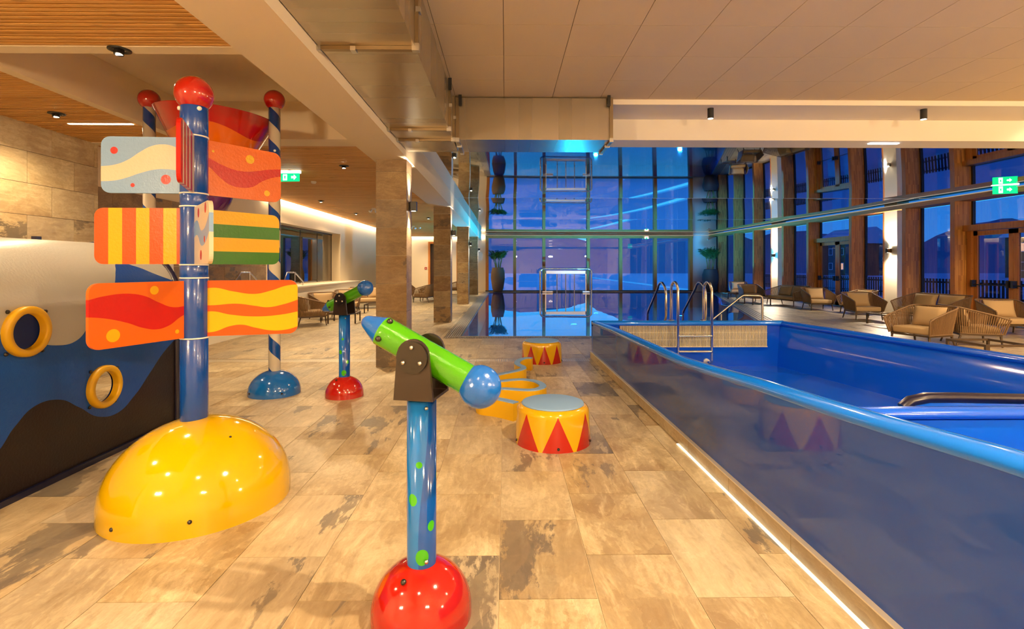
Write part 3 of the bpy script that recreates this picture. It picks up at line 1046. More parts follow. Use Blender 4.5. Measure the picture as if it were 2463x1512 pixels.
# stainless swim-through frame at the far edge
r = empty('swim_gate', (0, 29.9, 0))
props(r, 'polished steel swim gate frame standing in the pool before the window', 'gate')
xl, xr = at_y(1299, 699, 29.9).x, at_y(1422, 699, 29.9).x
zt = 1.38
pts = [(xl, 0, -0.6), (xl, 0, zt - 0.22)] + [(xl + 0.22 - 0.22 * math.cos(a), 0, zt - 0.22 + 0.22 * math.sin(a)) for a in (PI / 8, PI / 4, 3 * PI / 8)] + [(xl + 0.22, 0, zt), (xr - 0.22, 0, zt)] + \
      [(xr - 0.22 + 0.22 * math.sin(a), 0, zt - 0.22 + 0.22 * math.cos(a)) for a in (PI / 8, PI / 4, 3 * PI / 8)] + [(xr, 0, zt - 0.22), (xr, 0, -0.6)]
MB().tube(pts, 0.055, 12).build('tube_frame', M_steel, r)
MB().box(xl + 0.30, xr - 0.30, 0.02, 0.16, zt - 0.30, zt - 0.12).build('header_box', M_steel_b, r)
for k in (0.33, 0.5, 0.67):
    x = xl + (xr - xl) * k
    MB().tube([(x, 0.08, -0.6), (x, 0.08, zt - 0.28)], 0.03, 8).build('strip_bar', M_steel, r)
for x in (xl + 0.32, xr - 0.32):
    MB().box(x - 0.025, x + 0.025, 0.02, 0.08, -0.6, zt - 0.14).build('guide_post', M_steel, r)
    MB().box(x - 0.20, x + 0.40 if x < (xl + xr) / 2 else x + 0.2, -0.14, 0.1, 0.0, 0.07).build('foot_plate', M_steel_b, r)

# ================================================================== splash basin with slide run-out
N = NT('basin_outer_blue')
N.principled(color=L(26, 72, 168), rough=0.03, ior=1.62)
M_bout = N.m
N = NT('basin_blue')
N.principled(color=L(8, 84, 216), rough=0.14, coat=0.3, coat_rough=0.05)
M_bin = N.m
N = NT('basin_rim_blue')
N.principled(color=L(16, 110, 226), rough=0.10, coat=0.6, coat_rough=0.04)
M_brim = N.m
ba = empty('splash_basin', (1.5, 4.4, 0))
props(ba, 'large glossy blue splash basin with rounded rim and slide run-out', 'basin')
ba.location = (0, 0, 0)


RZ = [(0.4, 1.0), (1.57, .928), (2.08, .882), (2.48, .851), (2.9, .826), (3.3, .797), (3.85, .752), (4.46, .712), (5.64, .688), (7.0, .662), (8.5, .606)]


def rim_z(y):
    for (a, p), (b, q) in zip(RZ[:-1], RZ[1:]):
        if y <= b:
            t = max(0.0, (y - a) / (b - a))
            return p + (q - p) * t
    return RZ[-1][1]


YS = [0.4 + (8.38 - 0.4) * i / 40 for i in range(41)]
# left outer wall (polished)
mb = MB()
vs = []
for y in YS:
    x = bas_l(y)
    vs += [(x, y, 0.10), (x, y, rim_z(y) - 0.06), (x + 0.05, y, rim_z(y) - 0.06), (x + 0.05, y, -0.14)]
mb.add(vs, [(4 * i + k, 4 * i + 4 + k, 4 * i + 5 + k, 4 * i + 1 + k) for i in range(40) for k in range(3)])
mb.build('side_wall', M_bout, ba)
# rounded lip along the left side
lip = [(0.072 * math.cos(a), 0.040 * math.sin(a)) for a in [2 * PI * k / 16 for k in range(16)]]
MB().sweep(lip, [((bas_l(y) + 0.060, y, rim_z(y) - 0.040), (1, 0, 0), (0, 0, 1)) for y in YS]).build('rim', M_brim, ba)
# back wall, its rim
x0, x1 = bas_l(8.4), bas_r(8.4)
mb = MB().box(x0, x1 + 0.1, 8.34, 8.46, -0.14, 0.56)
mb.build('back_wall', M_bin, ba)
MB().sweep([(0.10 * math.cos(a) * (1.0), 0.045 * math.sin(a)) for a in [2 * PI * k / 16 for k in range(16)]], [((x, 8.38, 0.57), (0, 1, 0), (0, 0, 1)) for x in (x0, x0 + 1, x0 + 2, x1 + 0.12)]).build('rim', M_brim, ba)
# right wall
mb = MB()
vs = []
for y in YS:
    x = bas_r(y)
    vs += [(x, y, -0.14), (x + 0.02, y, 0.2), (x + 0.04, y, 0.56), (x + 0.16, y, 0.56), (x + 0.16, y, -0.02)]
mb.add(vs, [(5 * i + k, 5 * i + 1 + k, 5 * i + 6 + k, 5 * i + 5 + k) for i in range(40) for k in range(4)], True)
mb.build('side_wall', M_bin, ba, fix=False)
MB().sweep([(0.095 * math.cos(a), 0.045 * math.sin(a)) for a in [2 * PI * k / 16 for k in range(16)]], [((bas_r(y) + 0.11, y, 0.565), (1, 0, 0), (0, 0, 1)) for y in YS]).build('rim', M_bin, ba)
# floor with a shallow break
mb = MB()
mb.add([(bas_l(8.4), 8.4, -0.13), (bas_r(8.4), 8.4, -0.13), (bas_r(5.6), 5.6, -0.13), (bas_l(6.4), 6.4, -0.13), (bas_l(0.4), 0.4, -0.24), (bas_r(0.4), 0.4, -0.24)], [(3, 2, 1, 0), (4, 5, 2, 3)])
mb.build('basin_floor', M_bin, ba)
# overflow grille in the back wall
gr = MB().box(1.86, 4.29, 8.318, 8.336, 0.185, 0.20).box(1.86, 4.29, 8.318, 8.336, 0.545, 0.555).box(1.86, 4.29, 8.328, 8.332, 0.30, 0.31).box(1.86, 4.29, 8.328, 8.332, 0.42, 0.43).build('grille_frame', pm('ivory_plastic', L(226, 212, 172), 0.5), ba)
mb = MB()
x = 1.87
while x < 4.28:
    mb.box(x, x + 0.013, 8.320, 8.330, 0.19, 0.55)
    x += 0.0235
mb.build('grille_bars', MATS['ivory_plastic'], gr, kind='stuff')
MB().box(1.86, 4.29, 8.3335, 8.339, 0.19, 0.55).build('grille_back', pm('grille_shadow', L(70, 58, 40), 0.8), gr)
# slide run-out trough
mb = MB()
nA = 16
vs = []
for i, (xa, xb) in enumerate(((1.80, 3.15), (3.2, 3.9), (5.9, 5.9))):
    for k in range(nA + 1):
        a = PI * k / nA
        t = k / nA
        vs.append((xa + (xb - xa) * t, 3.45 - 0.50 * math.cos(a), 0.66 - 0.20 * t - 0.50 * math.sin(a)))
q = nA + 1
mb.add(vs, [(i * q + k, i * q + k + 1, (i + 1) * q + k + 1, (i + 1) * q + k) for i in range(2) for k in range(nA)], True)
sl = mb.build('slide_trough', M_bin, ba)
md = sl.modifiers.new('thick', 'SOLIDIFY')
md.thickness = 0.03
MB().box(1.80, 5.9, 2.90, 2.935, -0.24, 0.62).build('trough_side', M_bin, sl)
rimr = [(0.06 * math.cos(a), 0.035 * math.sin(a)) for a in [2 * PI * k / 12 for k in range(12)]]
MB().sweep(rimr, [((x_, 2.93, 0.655), (0, 1, 0), (0, 0, 1)) for x_ in (1.78, 3, 4, 5.9)]).build('trough_rim', M_bin, sl)
MB().tube([(3.10, 3.95, 0.40), (3.16, 3.95, 0.45), (3.28, 3.95, 0.475), (3.5, 3.95, 0.475), (4.4, 3.95, 0.455), (5.9, 3.95, 0.44)], 0.045, 12).build('trough_rim', M_navy, sl)

# stone curb with led line under the basin
cb = MB()
cb.sweep([(-0.015, 0.0), (0.06, 0.0), (0.06, 0.10), (-0.015, 0.10)], [((bas_l(y) - 0.0, y, 0.0), (1, 0, 0), (0, 0, 1)) for y in (0.4, 3.0, 6.0, 8.44)], smooth=False)
cu = cb.build('basin_curb', M_floor)
props(cu, 'low stone curb running along the foot of the blue basin', 'curb')
for k in range(11):
    y = 0.5 + 0.72 * k
    m = MB()
    m.cur = random.random()
    m.sweep([(-0.026, 0.002), (-0.016, 0.002), (-0.016, 0.098), (-0.026, 0.098)], [((bas_l(y), y + 0.003, 0), (1, 0, 0), (0, 0, 1)), ((bas_l(y + 0.717), y + 0.717, 0), (1, 0, 0), (0, 0, 1))], smooth=False)
    m.build('curb_tile', M_floor, cu)
MB().sweep([(-0.03, 0.10), (0.0, 0.10), (0.0, 0.108), (-0.03, 0.108)], [((bas_l(y), y, 0), (1, 0, 0), (0, 0, 1)) for y in (0.4, 8.44)], smooth=False).build('curb_edging', pm('pale_edging', (0.8, 0.74, 0.62), 0.4), cu)
ls = MB().sweep([(-0.050, 0.003), (-0.030, 0.003), (-0.030, 0.010), (-0.050, 0.010)], [((bas_l(y), y, 0), (1, 0, 0), (0, 0, 1)) for y in (0.5, 4.3)], smooth=False).build('led_strip', emit('curb_led', (1.0, 0.82, 0.52), 1.5))
props(ls, 'thin warm led strip on the floor along the basin curb', 'lamp')

# ladder over the basin wall
ld = empty('basin_ladder', (0, 8.3, 0.0))
props(ld, 'chrome ladder with two treads hooked over the blue basin wall', 'ladder')


def arc(cx, cz, r, a0, a1, n=10):
    return [(cx + r * math.cos(a0 + (a1 - a0) * i / n), cz + r * math.sin(a0 + (a1 - a0) * i / n)) for i in range(n + 1)]


for x in (2.745, 3.285):
    prof = [(0.14, 0.60), (0.14, 0.95)] + arc(-0.03, 1.08, 0.17, 0.15, PI - 0.15) + [(-0.20, 0.95), (-0.20, 0.02)] + arc(-0.13, 0.02, 0.07, PI, 1.6 * PI, 5)[1:] + [(0.02, -0.05)]
    MB().tube([(x, a, b) for a, b in prof], 0.021, 12).build('rail', M_steel, ld)
    MB().lathe([(0.055, 0.0), (0.055, 0.012), (0.03, 0.02)], 20, (x, 0.14, 0.605)).build('flange', M_steel, ld)
    MB().tube([(x, 0.03, -0.05), (x, 0.0, -0.05)], 0.05, 18).build('bumper', pm('white_rubber', (0.75, 0.75, 0.74), 0.5), ld)
for z in (0.40, 0.15):
    t = rbox_mesh('tread', (0.53, 0.075, 0.025), 0.008, M_steel_b, 2, (3.015, -0.20, z))
    link_mesh('tread', t, ld)

# ladder of the swimming pool
ld = empty('pool_ladder', (0, 0, 0))
props(ld, 'chrome ladder rails at the near edge of the swimming pool', 'ladder')
for x in (3.30, 4.12):
    prof = [(11.3, 0.0), (11.0, 0.14), (10.50, 0.42), (10.47, 0.50), (10.47, 0.92)] + [(10.50, 1.02), (10.58, 1.10), (10.72, 1.16), (10.86, 1.16), (10.98, 1.10), (11.05, 1.02)] + [(11.78, 0.47), (11.82, 0.40), (11.82, -0.7)]
    MB().tube([(x, a, b) for a, b in prof], 0.024, 12).build('rail', M_steel, ld)
    MB().lathe([(0.06, 0.0), (0.06, 0.012), (0.03, 0.02)], 20, (x, 11.25, 0.0)).build('flange', M_steel, ld)
for z in (-0.25, -0.55):
    MB().box(3.30, 4.12, 11.79, 11.86, z, z + 0.03).build('tread', M_steel_b, ld)

# handrail into the pool
hr = empty('pool_handrail', (0, 12.5, 0))
props(hr, 'single chrome handrail bending down into the right side of the pool', 'handrail')
P = [at_y(*q, 12.5) for q in ((1700, 779), (1717, 765), (1752, 737), (1782, 713), (1788, 710), (1826, 711), (1831, 713), (1833, 718), (1833, 764))]
P = [(p.x, 0, p.z) for p in P] + [(at_y(1833, 764, 12.5).x, 0, 0.0)]
MB().tube(P, 0.024, 12).build('rail', M_steel_b, hr)
q = at_y(1734, 755, 12.5)
MB().tube([(q.x, 0, -0.5), (q.x, 0, q.z)], 0.02, 10).build('post', M_steel_b, hr)
MB().lathe([(0.06, 0.0), (0.06, 0.012), (0.03, 0.02)], 20, (P[-1][0], 0, 0.0)).build('flange', M_steel, hr)

# small rails on the ledge of the left wall
for i, (pts, y) in enumerate((([(684, 672), (690, 655), (709, 655), (729, 677), (727, 688)], 14.0), ([(566, 672), (578, 655), (600, 655), (616, 672)], 12.0))):
    h = empty('ledge_handrail', (0, y, 0))
    props(h, ['chrome handrail on the ledge below the inner window', 'chrome handrail on the ledge left of the striped post'][i], 'handrail', 'handrails on the left ledge')
    px0 = at_x(pts[0][0], 690, -5.86)
    h.location = (-5.86, 0, 0.965)
    PP = [at_x(a, b, -5.86) for a, b in pts]
    PP = [(0, p.y, p.z - 0.965) for p in PP]
    PP = [(0, PP[0][1], 0)] + PP + [(0, PP[-1][1], 0)]
    MB().tube(PP, 0.02, 10).build('rail', M_steel, h)
    mid = PP[3]
    MB().tube([(0, mid[1], 0), (0, mid[1], mid[2])], 0.016, 8).build('post', M_steel, h)

# ================================================================== ventilation duct
def duct_mat(ax):
    N = NT('galvanised_duct')
    sp = N.n('SeparateXYZ', {0: N.n('NewGeometry').outputs['Position']})
    fl = N.math('FLOOR', N.math('MULTIPLY', sp.outputs[ax], 5.6))
    wn = N.n('TexWhiteNoise', {'W': fl}, noise_dimensions='1D').outputs[0]
    col = N.mix(wn, L(186, 176, 158), L(192, 182, 164))
    N.principled(color=col, rough=N.math('MULTIPLY_ADD', wn, 0.015, 0.27), metal=0.92)
    return N.m


M_duct, M_ductx = duct_mat(1), duct_mat(0)
M_flange = pm('duct_flange', L(150, 132, 104), 0.35, 0.9)
DX0, DX1, DZ0, DZ1 = -1.44, -0.70, 3.20, 3.76
du = empty('ventilation_duct', (-1.07, 4.0, DZ0))
props(du, 'square galvanised ventilation duct turning right under the board ceiling', 'duct')
du.location = (0, 0, 0)
segs = [(-1.0, 1.6), (1.62, 3.96), (3.98, 6.30), (6.32, 6.82)]
for a, b in segs:
    MB().box(DX0, DX1, a, b, DZ0, DZ1).build('duct_section', M_duct, du)
MB().box(DX0, DX1, 6.84, 7.60, DZ0, DZ1).build('duct_section', M_duct, du)
MB().box(DX1 + 0.02, 1.42, 6.86, 7.60, DZ0, DZ1).build('duct_section', M_ductx, du)


def flange(axis, c, a0, a1):
    w, t = 0.03, 0.022
    fm = MB()
    for (x0, x1, z0, z1) in ((a0 - w, a1 + w, DZ0 - w, DZ0 - 0.001), (a0 - w, a0 - 0.001, DZ0 - 0.001, DZ1), (a1 + 0.001, a1 + w, DZ0 - 0.001, DZ1)):
        if axis == 'y': fm.box(x0, x1, c - t, c + t, z0, z1)
        else: fm.box(c - t, c + t, x0, x1, z0, z1)
    f = fm.build('flange', M_flange, du)
    for (xa, xb) in ((a0 - w - 0.006, a0 + 0.02), (a1 - 0.02, a1 + w + 0.006)):
        if axis == 'y': MB().box(xa, xb, c - 0.026, c + 0.026, DZ0 - w - 0.006, DZ0 + 0.02).build('corner_plate', M_steel_b, f)
        else: MB().box(c - 0.026, c + 0.026, xa, xb, DZ0 - w - 0.006, DZ0 + 0.02).build('corner_plate', M_steel_b, f)
    m_ = (a0 + a1) / 2 - 0.1
    if axis == 'y': MB().box(m_ - 0.02, m_ + 0.02, c - 0.035, c + 0.035, DZ0 - w - 0.012, DZ0 - w + 0.02).build('clamp', M_steel_b, f)
    else: MB().box(c - 0.035, c + 0.035, m_ - 0.02, m_ + 0.02, DZ0 - w - 0.012, DZ0 - w + 0.02).build('clamp', M_steel_b, f)
    if axis == 'y': MB().box(a1 + 0.01, a1 + 0.045, c - 0.03, c + 0.03, (DZ0 + DZ1) / 2 - 0.02, (DZ0 + DZ1) / 2 + 0.02).build('clamp', M_steel_b, f)


for c in (1.61, 3.97, 6.31, 6.83): flange('y', c, DX0, DX1)
for c in (DX1 + 0.06, 1.42): flange('x', c, 6.86, 7.60)
for (x, y) in ((DX1 + 0.03, 6.2), (DX1 + 0.10, 6.80), (1.38, 6.80)):
    MB().box(x - 0.02, x + 0.02, y - 0.01, y + 0.01, DZ1 - 0.12, Z_TILE if y < 6.9 else Z_SOF).build('hanger', M_black, du)

# ================================================================== play equipment
def bolt(parent, c, nrm, r=0.014, mat=None, name='bolt_cap'):
    m = MB().lathe([(r, 0), (r, r * 0.4), (r * 0.8, r * 0.8), (0.0005, r * 1.05)], 12)
    o = m.build(name, mat or M_blkdisc, parent, loc=c)
    o.rotation_euler = Vector(nrm).to_track_quat('Z', 'Y').to_euler()
    return o


def rounded_board(Lx, H, r, t, corners):
    """outline in x-z; corners = which of (x0z0, x1z0, x1z1, x0z1) are rounded"""
    pts = []
    cs = [(r, r, PI, 1.5 * PI, 0, 0), (Lx - r, r, 1.5 * PI, 2 * PI, Lx, 0), (Lx - r, H - r, 0, 0.5 * PI, Lx, H), (r, H - r, 0.5 * PI, PI, 0, H)]
    for k, (cx, cz, a0, a1, sx, sz) in enumerate(cs):
        if corners[k]:
            pts += [(cx + r * math.cos(a0 + (a1 - a0) * i / 6), cz + r * math.sin(a0 + (a1 - a0) * i / 6)) for i in range(7)]
        else: pts.append((sx, sz))
    n = len(pts)
    fr = [(p[0], -t / 2, p[1]) for p in pts]
    bk = [(p[0], t / 2, p[1]) for p in pts]
    return MB().add(fr, [tuple(range(n))]).add(bk, [tuple(range(n))[::-1]]).add(fr + bk, [(i, n + i, n + (i + 1) % n, (i + 1) % n) for i in range(n)])


# ---- signpost tower with turning boards on a yellow dome
TX, TY = -2.008, 3.33
tw = empty('turning_board_tower', (TX, TY, 0))
props(tw, 'tall blue post with colourful turning boards on a big yellow dome', 'play tower')
MB().lathe(dome_prof(0.535, 0.53, 0.06), 64, (0.04, 0, 0)).build('dome_base', M_yellow, tw)
zz = [0.50, 1.043, 1.428, 1.512, 1.884, 1.968, 2.335, 2.53]
for a, b in zip(zz[:-1], zz[1:]):
    MB().lathe([(0.001, a + 0.004), (0.078, a + 0.004), (0.080, a + 0.007), (0.080, b - 0.007), (0.078, b - 0.004), (0.001, b - 0.004)], 32).build('post_segment', M_blue, tw)
for z in zz[1:-1]:
    MB().lathe([(0.001, z - 0.004), (0.083, z - 0.004), (0.083, z + 0.004), (0.001, z + 0.004)], 32).build('spacer_ring', M_ringwhite, tw)
bl = MB().lathe(sphere_prof(0.114, 24, -1.1), 36, (0, 0, 2.61)).build('ball_finial', M_red, tw)
for a in (3.9, 5.6):
    bolt(tw, (0.08 * math.cos(a), 0.08 * math.sin(a), 2.505), (math.cos(a), math.sin(a), 0), 0.014, M_ringwhite)
for (a, z) in ((4.35, 0.06), (5.15, 0.09)):
    bolt(tw, (0.04 + 0.53 * math.cos(a), 0.53 * math.sin(a), z), (math.cos(a), math.sin(a), 0.2), 0.012)
for a in (4.6,):
    bolt(tw, (0.04 + 0.30 * math.cos(a + 1.2), 0.30 * math.sin(a + 1.2), 0.445), (0.4 * math.cos(a), 0.4 * math.sin(a), 1), 0.008)

F_ = lambda pts: [(round(u, 3), v) for u, v in pts]
rev = lambda pts: sorted((1 - u, v) for u, v in pts)
g1u = rev([(0, .47), (.16, .505), (.29, .59), (.42, .73), (.55, .84), (.66, .87), (.76, .85), (.88, .757), (1, .62)])
g1l = rev([(0, .205), (.16, .224), (.29, .28), (.42, .355), (.58, .42), (.71, .43), (.88, .39), (1, .33)])
o1u = [(0, .749), (.145, .678), (.28, .593), (.42, .533), (.56, .532), (.70, .577), (.83, .633), (1, .684)]
o1l = [(0, .646), (.145, .516), (.28, .33), (.39, .229), (.5, .21), (.63, .246), (.75, .375), (.88, .48), (1, .535)]
o3u = rev([(0, .754), (.13, .804), (.32, .825), (.47, .778), (.61, .657), (.76, .556), (.88, .565), (1, .635)])
o3l = rev([(0, .5), (.13, .464), (.32, .364), (.47, .254), (.6, .208), (.715, .25), (.83, .37), (.92, .44), (1, .48)])
y1u = [(0, .80), (.18, .87), (.37, .80), (.58, .75), (.74, .81), (.9, .9), (1, .915)]
y1l = [(0, .56), (.18, .555), (.4, .575), (.58, .53), (.7, .5), (.85, .545), (1, .63)]
y2u = [(0, .40), (.17, .445), (.34, .38), (.58, .335), (.82, .355), (1, .41)]
y2l = [(0, .08), (.18, .075), (.34, .17), (.45, .19), (.58, .13), (.74, .07), (.88, .075), (1, .13)]
bd = 0.36
BO = [  # name, outer end (dx, dy), z0, material, label
    ((-0.565, -0.03), 1.970, paint('board_grey_wave', C_GRB, (.565, bd), [(g1u, g1l, C_CRM)], [(.86, .753, .023, C_RED), (.30, .245, .031, C_RED), (.66, .14, .013, C_RED)]), 'grey blue board with cream wave and red dots'),
    ((0.215, -0.50), 1.970, paint('board_red_stripes', C_RED, (.545, bd), vstripes=[(.16, .28, C_CRM), (.40, .50, C_CRM), (.62, .70, C_CRM), (.80, .88, C_CRM)]), 'red board with cream stripes seen edge on'),
    ((0.345, 0.47), 1.970, paint('board_orange_wave_up', C_ORA, (.583, bd), [(o1u, o1l, C_RED)], [(.19, .816, .008, C_YEL), (.61, .78, .030, C_YEL), (.82, .16, .021, C_YEL)]), 'orange board with red wave at upper right'),
    ((-0.615, -0.02), 1.516, paint('board_orange_stripes', C_ORD, (.615, bd), vstripes=[(.17, .305, C_YEL), (.445, .58, C_YEL), (.72, .86, C_YEL)]), 'orange board with yellow upright stripes'),
    ((0.36, -0.44), 1.516, paint('board_cream_dots', C_CRM, (.568, bd), [([(0, .6), (.3, .75), (.6, .55), (1, .8)], [(0, .35), (.3, .5), (.6, .3), (1, .5)], C_GRB)], [(.4, .87, .03, C_RED), (.8, .9, .03, C_RED), (.55, .15, .03, C_RED), (.75, .4, .02, C_RED)]), 'cream board with red dots seen edge on'),
    ((0.325, 0.49), 1.516, paint('board_green_bars', C_YEL, (.588, bd), [(0.24, None, C_DGR), (0.745, 0.5, C_DGR)]), 'yellow board with two green bars'),
    ((-0.215, -0.58), 1.050, paint('board_orange_wave_low', C_ORA, (.62, bd), [(o3u, o3l, C_RED)], [(.43, .86, .026, C_YEL), (.8, .19, .036, C_YEL), (.2, .13, .013, C_YEL)]), 'orange board with red wave at lower left'),
    ((0.60, 0.16), 1.050, paint('board_yellow_waves', C_ORD, (.62, bd), [(y1u, y1l, C_YEL), (y2u, y2l, C_YEL)]), 'orange board with two yellow waves'),
]
for (dx, dy), z0, m, lab in BO:
    Lb = math.hypot(dx, dy)
    o = rounded_board(Lb, bd, 0.055, 0.022, (0, 1, 1, 0)).build('board', m, tw, loc=(0, 0, z0))
    o.rotation_euler = (0, 0, math.atan2(dy, dx))
    o['label'] = lab

# ---- tipping bucket on two striped posts
def stripe_mat():
    N = NT('helix_stripe')
    sp = N.n('SeparateXYZ', {0: N.n('TexCoord').outputs['Object']})
    an = N.math('DIVIDE', N.math('ARCTAN2', sp.outputs[1], sp.outputs[0]), 2 * PI)
    v = N.math('FRACT', N.math('ADD', N.math('DIVIDE', sp.outputs[2], 0.385), N.math('MULTIPLY', an, 1.0)))
    col = N.mix(N.math('LESS_THAN', v, 0.46), LP(236, 226, 204), LP(14, 78, 172))
    N.principled(color=col, rough=0.14, coat=0.5, coat_rough=0.05)
    return N.m


M_stripe = stripe_mat()
tb = empty('tipping_bucket', (-3.47, 6.1, 0))
props(tb, 'huge red and orange tipping bucket hung between two blue and white striped posts', 'water toy')
for (px, X) in (('l', -0.735), ('r', 0.735)):
    MB().lathe(dome_prof(0.29, 0.28, 0.03), 48, (X, 0, 0)).build('dome_base', M_ltblue, tb)
    MB().lathe([(0.066, 0.2), (0.066, 3.38), (0.001, 3.38)], 28).build('post', M_stripe, tb, loc=(X, 0, 0))
    MB().lathe(sphere_prof(0.118, 20, -1.1), 32, (X, 0, 3.47)).build('ball_finial', M_red, tb)
    for a in (4.0, 5.4):
        bolt(tb, (X + 0.286 * math.cos(a), 0.286 * math.sin(a), 0.05), (math.cos(a), math.sin(a), 0), 0.012)
    sg = -1 if X < 0 else 1
    MB().tube([(X - sg * 0.06, 0, 2.86), (X - sg * 0.40, 0, 2.86)], 0.022, 12).build('axle', M_steel_b, tb)
    bolt(tb, (X + 0.03, -0.06, 2.86), (0.3, -1, 0), 0.014, M_ringwhite)
N = NT('bucket_paint')
sp = N.n('SeparateXYZ', {0: N.n('TexCoord').outputs['Object']})
an = N.math('ARCTAN2', sp.outputs[1], sp.outputs[0])
wv = N.math('MULTIPLY', N.math('SINE', N.math('MULTIPLY_ADD', an, 3.0, 2.2)), 0.05)
h = N.math('ADD', sp.outputs[2], wv)
col = N.mix(N.math('GREATER_THAN', h, 0.93), LP(240, 108, 10), LP(200, 14, 10))
col = N.mix(N.math('LESS_THAN', h, 0.70), col, LP(246, 180, 10))
col = N.mix(N.math('LESS_THAN', h, 0.55), col, LP(236, 100, 12))
col = N.mix(N.math('LESS_THAN', sp.outputs[2], 0.34), col, LP(92, 18, 104))
N.principled(color=col, rough=0.10, coat=0.5, coat_rough=0.05)
prof = [(0.001, 0.0), (0.09, 0.012), (0.16, 0.06), (0.20, 0.16), (0.225, 0.26), (0.42, 0.74), (0.625, 1.14), (0.633, 1.145), (0.62, 1.142), (0.41, 0.74), (0.21, 0.26), (0.001, 0.05)]
bk = MB().lathe(prof, 56).build('bucket', N.m, tb, loc=(0.0, 0, 2.12))
bk.rotation_euler = (math.radians(1), math.radians(3.5), 0)

# ---- painted play tunnel with portholes
XT = -3.15
tn = empty('play_tunnel', (XT, 0, 0))
props(tn, 'arched play tunnel painted white, blue and black with yellow ringed portholes', 'play tunnel')
Y0, Y1, ZS, ZC, HW = 1.75, 4.95, 1.25, 1.72, 0.65
up = [(1.75, 1.12), (2.4, 1.02), (2.9, 1.12), (3.19, 1.088), (3.45, 1.0), (3.64, .947), (3.78, .95), (3.917, 1.06), (4.06, 1.25), (4.19, 1.36), (4.27, 1.46), (4.38, 1.535), (4.535, 1.505), (4.73, 1.43), (4.95, 1.36)]
dn = [(1.75, .30), (2.3, .55), (2.8, .25), (3.19, .337), (3.33, .475), (3.48, .57), (3.64, .566), (3.82, .464), (4.02, .334), (4.19, .312), (4.38, .4), (4.59, .571), (4.76, .711), (4.95, .82)]
cu_ = lambda pts: [((y - Y0) / (Y1 - Y0), z / 1.8) for y, z in pts]
M_tun = paint('tunnel_paint', LP(206, 206, 200), (Y1 - Y0, 1.8), [(cu_(up), None, LP(18, 84, 186)), (cu_(dn), None, LP(34, 22, 20))], uaxis=1, u0=Y0, rough=0.2, bump=0.35)
M_tin = pm('tunnel_inside', L(16, 44, 120), 0.3)
PORT = [(3.40, 1.075), (4.05, 0.562)]


def pierced_wall(x, holes, mat, name):
    bm = bmesh.new()
    edges_ = []
    def loop(pts):
        vv = [bm.verts.new(p) for p in pts]
        for i in range(len(vv)): edges_.append(bm.edges.new((vv[i], vv[(i + 1) % len(vv)])))
    ny = 12
    loop([(x, Y0 + (Y1 - Y0) * i / ny, 0.0) for i in range(ny + 1)] + [(x, Y1 - (Y1 - Y0) * i / ny, ZS) for i in range(ny + 1)])
    for (hy, hz) in holes:
        loop([(x, hy + 0.125 * math.cos(2 * PI * k / 32), hz + 0.125 * math.sin(2 * PI * k / 32)) for k in range(32)])
    bmesh.ops.triangle_fill(bm, use_beauty=True, use_dissolve=False, edges=edges_)
    me = bpy.data.meshes.new(name)
    bm.to_mesh(me)
    bm.free()
    me.materials.append(mat)
    return link_mesh(name, me, tn)


pierced_wall(0.0, PORT, M_tun, 'side_panel')
pierced_wall(-0.03, PORT, M_tin, 'side_lining')
pierced_wall(-2 * HW, PORT, M_tun, 'side_panel')
pierced_wall(-2 * HW + 0.03, PORT, M_tin, 'side_lining')
vs, vs2 = [], []
na = 24
for k in range(na + 1):
    a = PI * k / na
    for y in (Y0, (Y0 + Y1) / 2, Y1):
        vs.append((-HW + HW * math.cos(a), y, ZS + (ZC - ZS) * math.sin(a)))
        vs2.append((-HW + (HW - 0.03) * math.cos(a), y, ZS + (ZC - ZS - 0.03) * math.sin(a)))
fs = [(3 * k + j, 3 * k + j + 1, 3 * k + j + 4, 3 * k + j + 3) for k in range(na) for j in range(2)]
MB().add(vs, fs, True).build('roof_shell', M_tun, tn)
MB().add(vs2, fs, True).build('roof_lining', M_tin, tn)
for y in (Y0, Y1):
    path = [(-0.0, y, 0.0)] + [(-HW + HW * math.cos(PI * k / na), y, ZS + (ZC - ZS) * math.sin(PI * k / na)) for k in range(na + 1)] + [(-2 * HW, y, 0.0)]
    MB().tube(path, 0.032, 10).build('edge_rim', M_navy, tn)
for x in (0.0, -2 * HW):
    MB().box(x - 0.025, x + 0.025, Y0, Y1, 0.0, 0.04).build('foot_rail', M_navy, tn)
for x in (0.0, -2 * HW):
    sg = 1 if x == 0 else -1
    for (hy, hz) in PORT:
        o = MB().lathe([(0.118, -0.012), (0.118, 0.028), (0.124, 0.040), (0.152, 0.042), (0.166, 0.03), (0.166, 0.0), (0.166, -0.005)], 40).build('porthole_ring', M_yelmat, tn, loc=(x, hy, hz))
        o.rotation_euler = (0, sg * PI / 2, 0)
        for a in (0.7, 2.3, 3.9, 5.4):
            bolt(tn, (x + sg * 0.002, hy + 0.186 * math.cos(a), hz + 0.186 * math.sin(a)), (sg, 0, 0), 0.013)
for y in (3.75, 4.25):
    MB().box(-0.74, -0.70, y, y + 0.05, ZC - 0.01, ZC + 0.03).build('fin_tab', M_navy, tn)
# blue dome of the neighbouring spray post, half hidden behind the tunnel
nb = empty('spray_dome', at_z(383, 905, 0))
props(nb, 'small glossy blue dome half hidden behind the tunnel and tower post', 'play dome')
MB().lathe(dome_prof(0.25, 0.24, 0.03), 40).build('dome_base', M_ltblue, nb)
bolt(nb, (0.21, -0.13, 0.04), (0.8, -0.6, 0), 0.012)

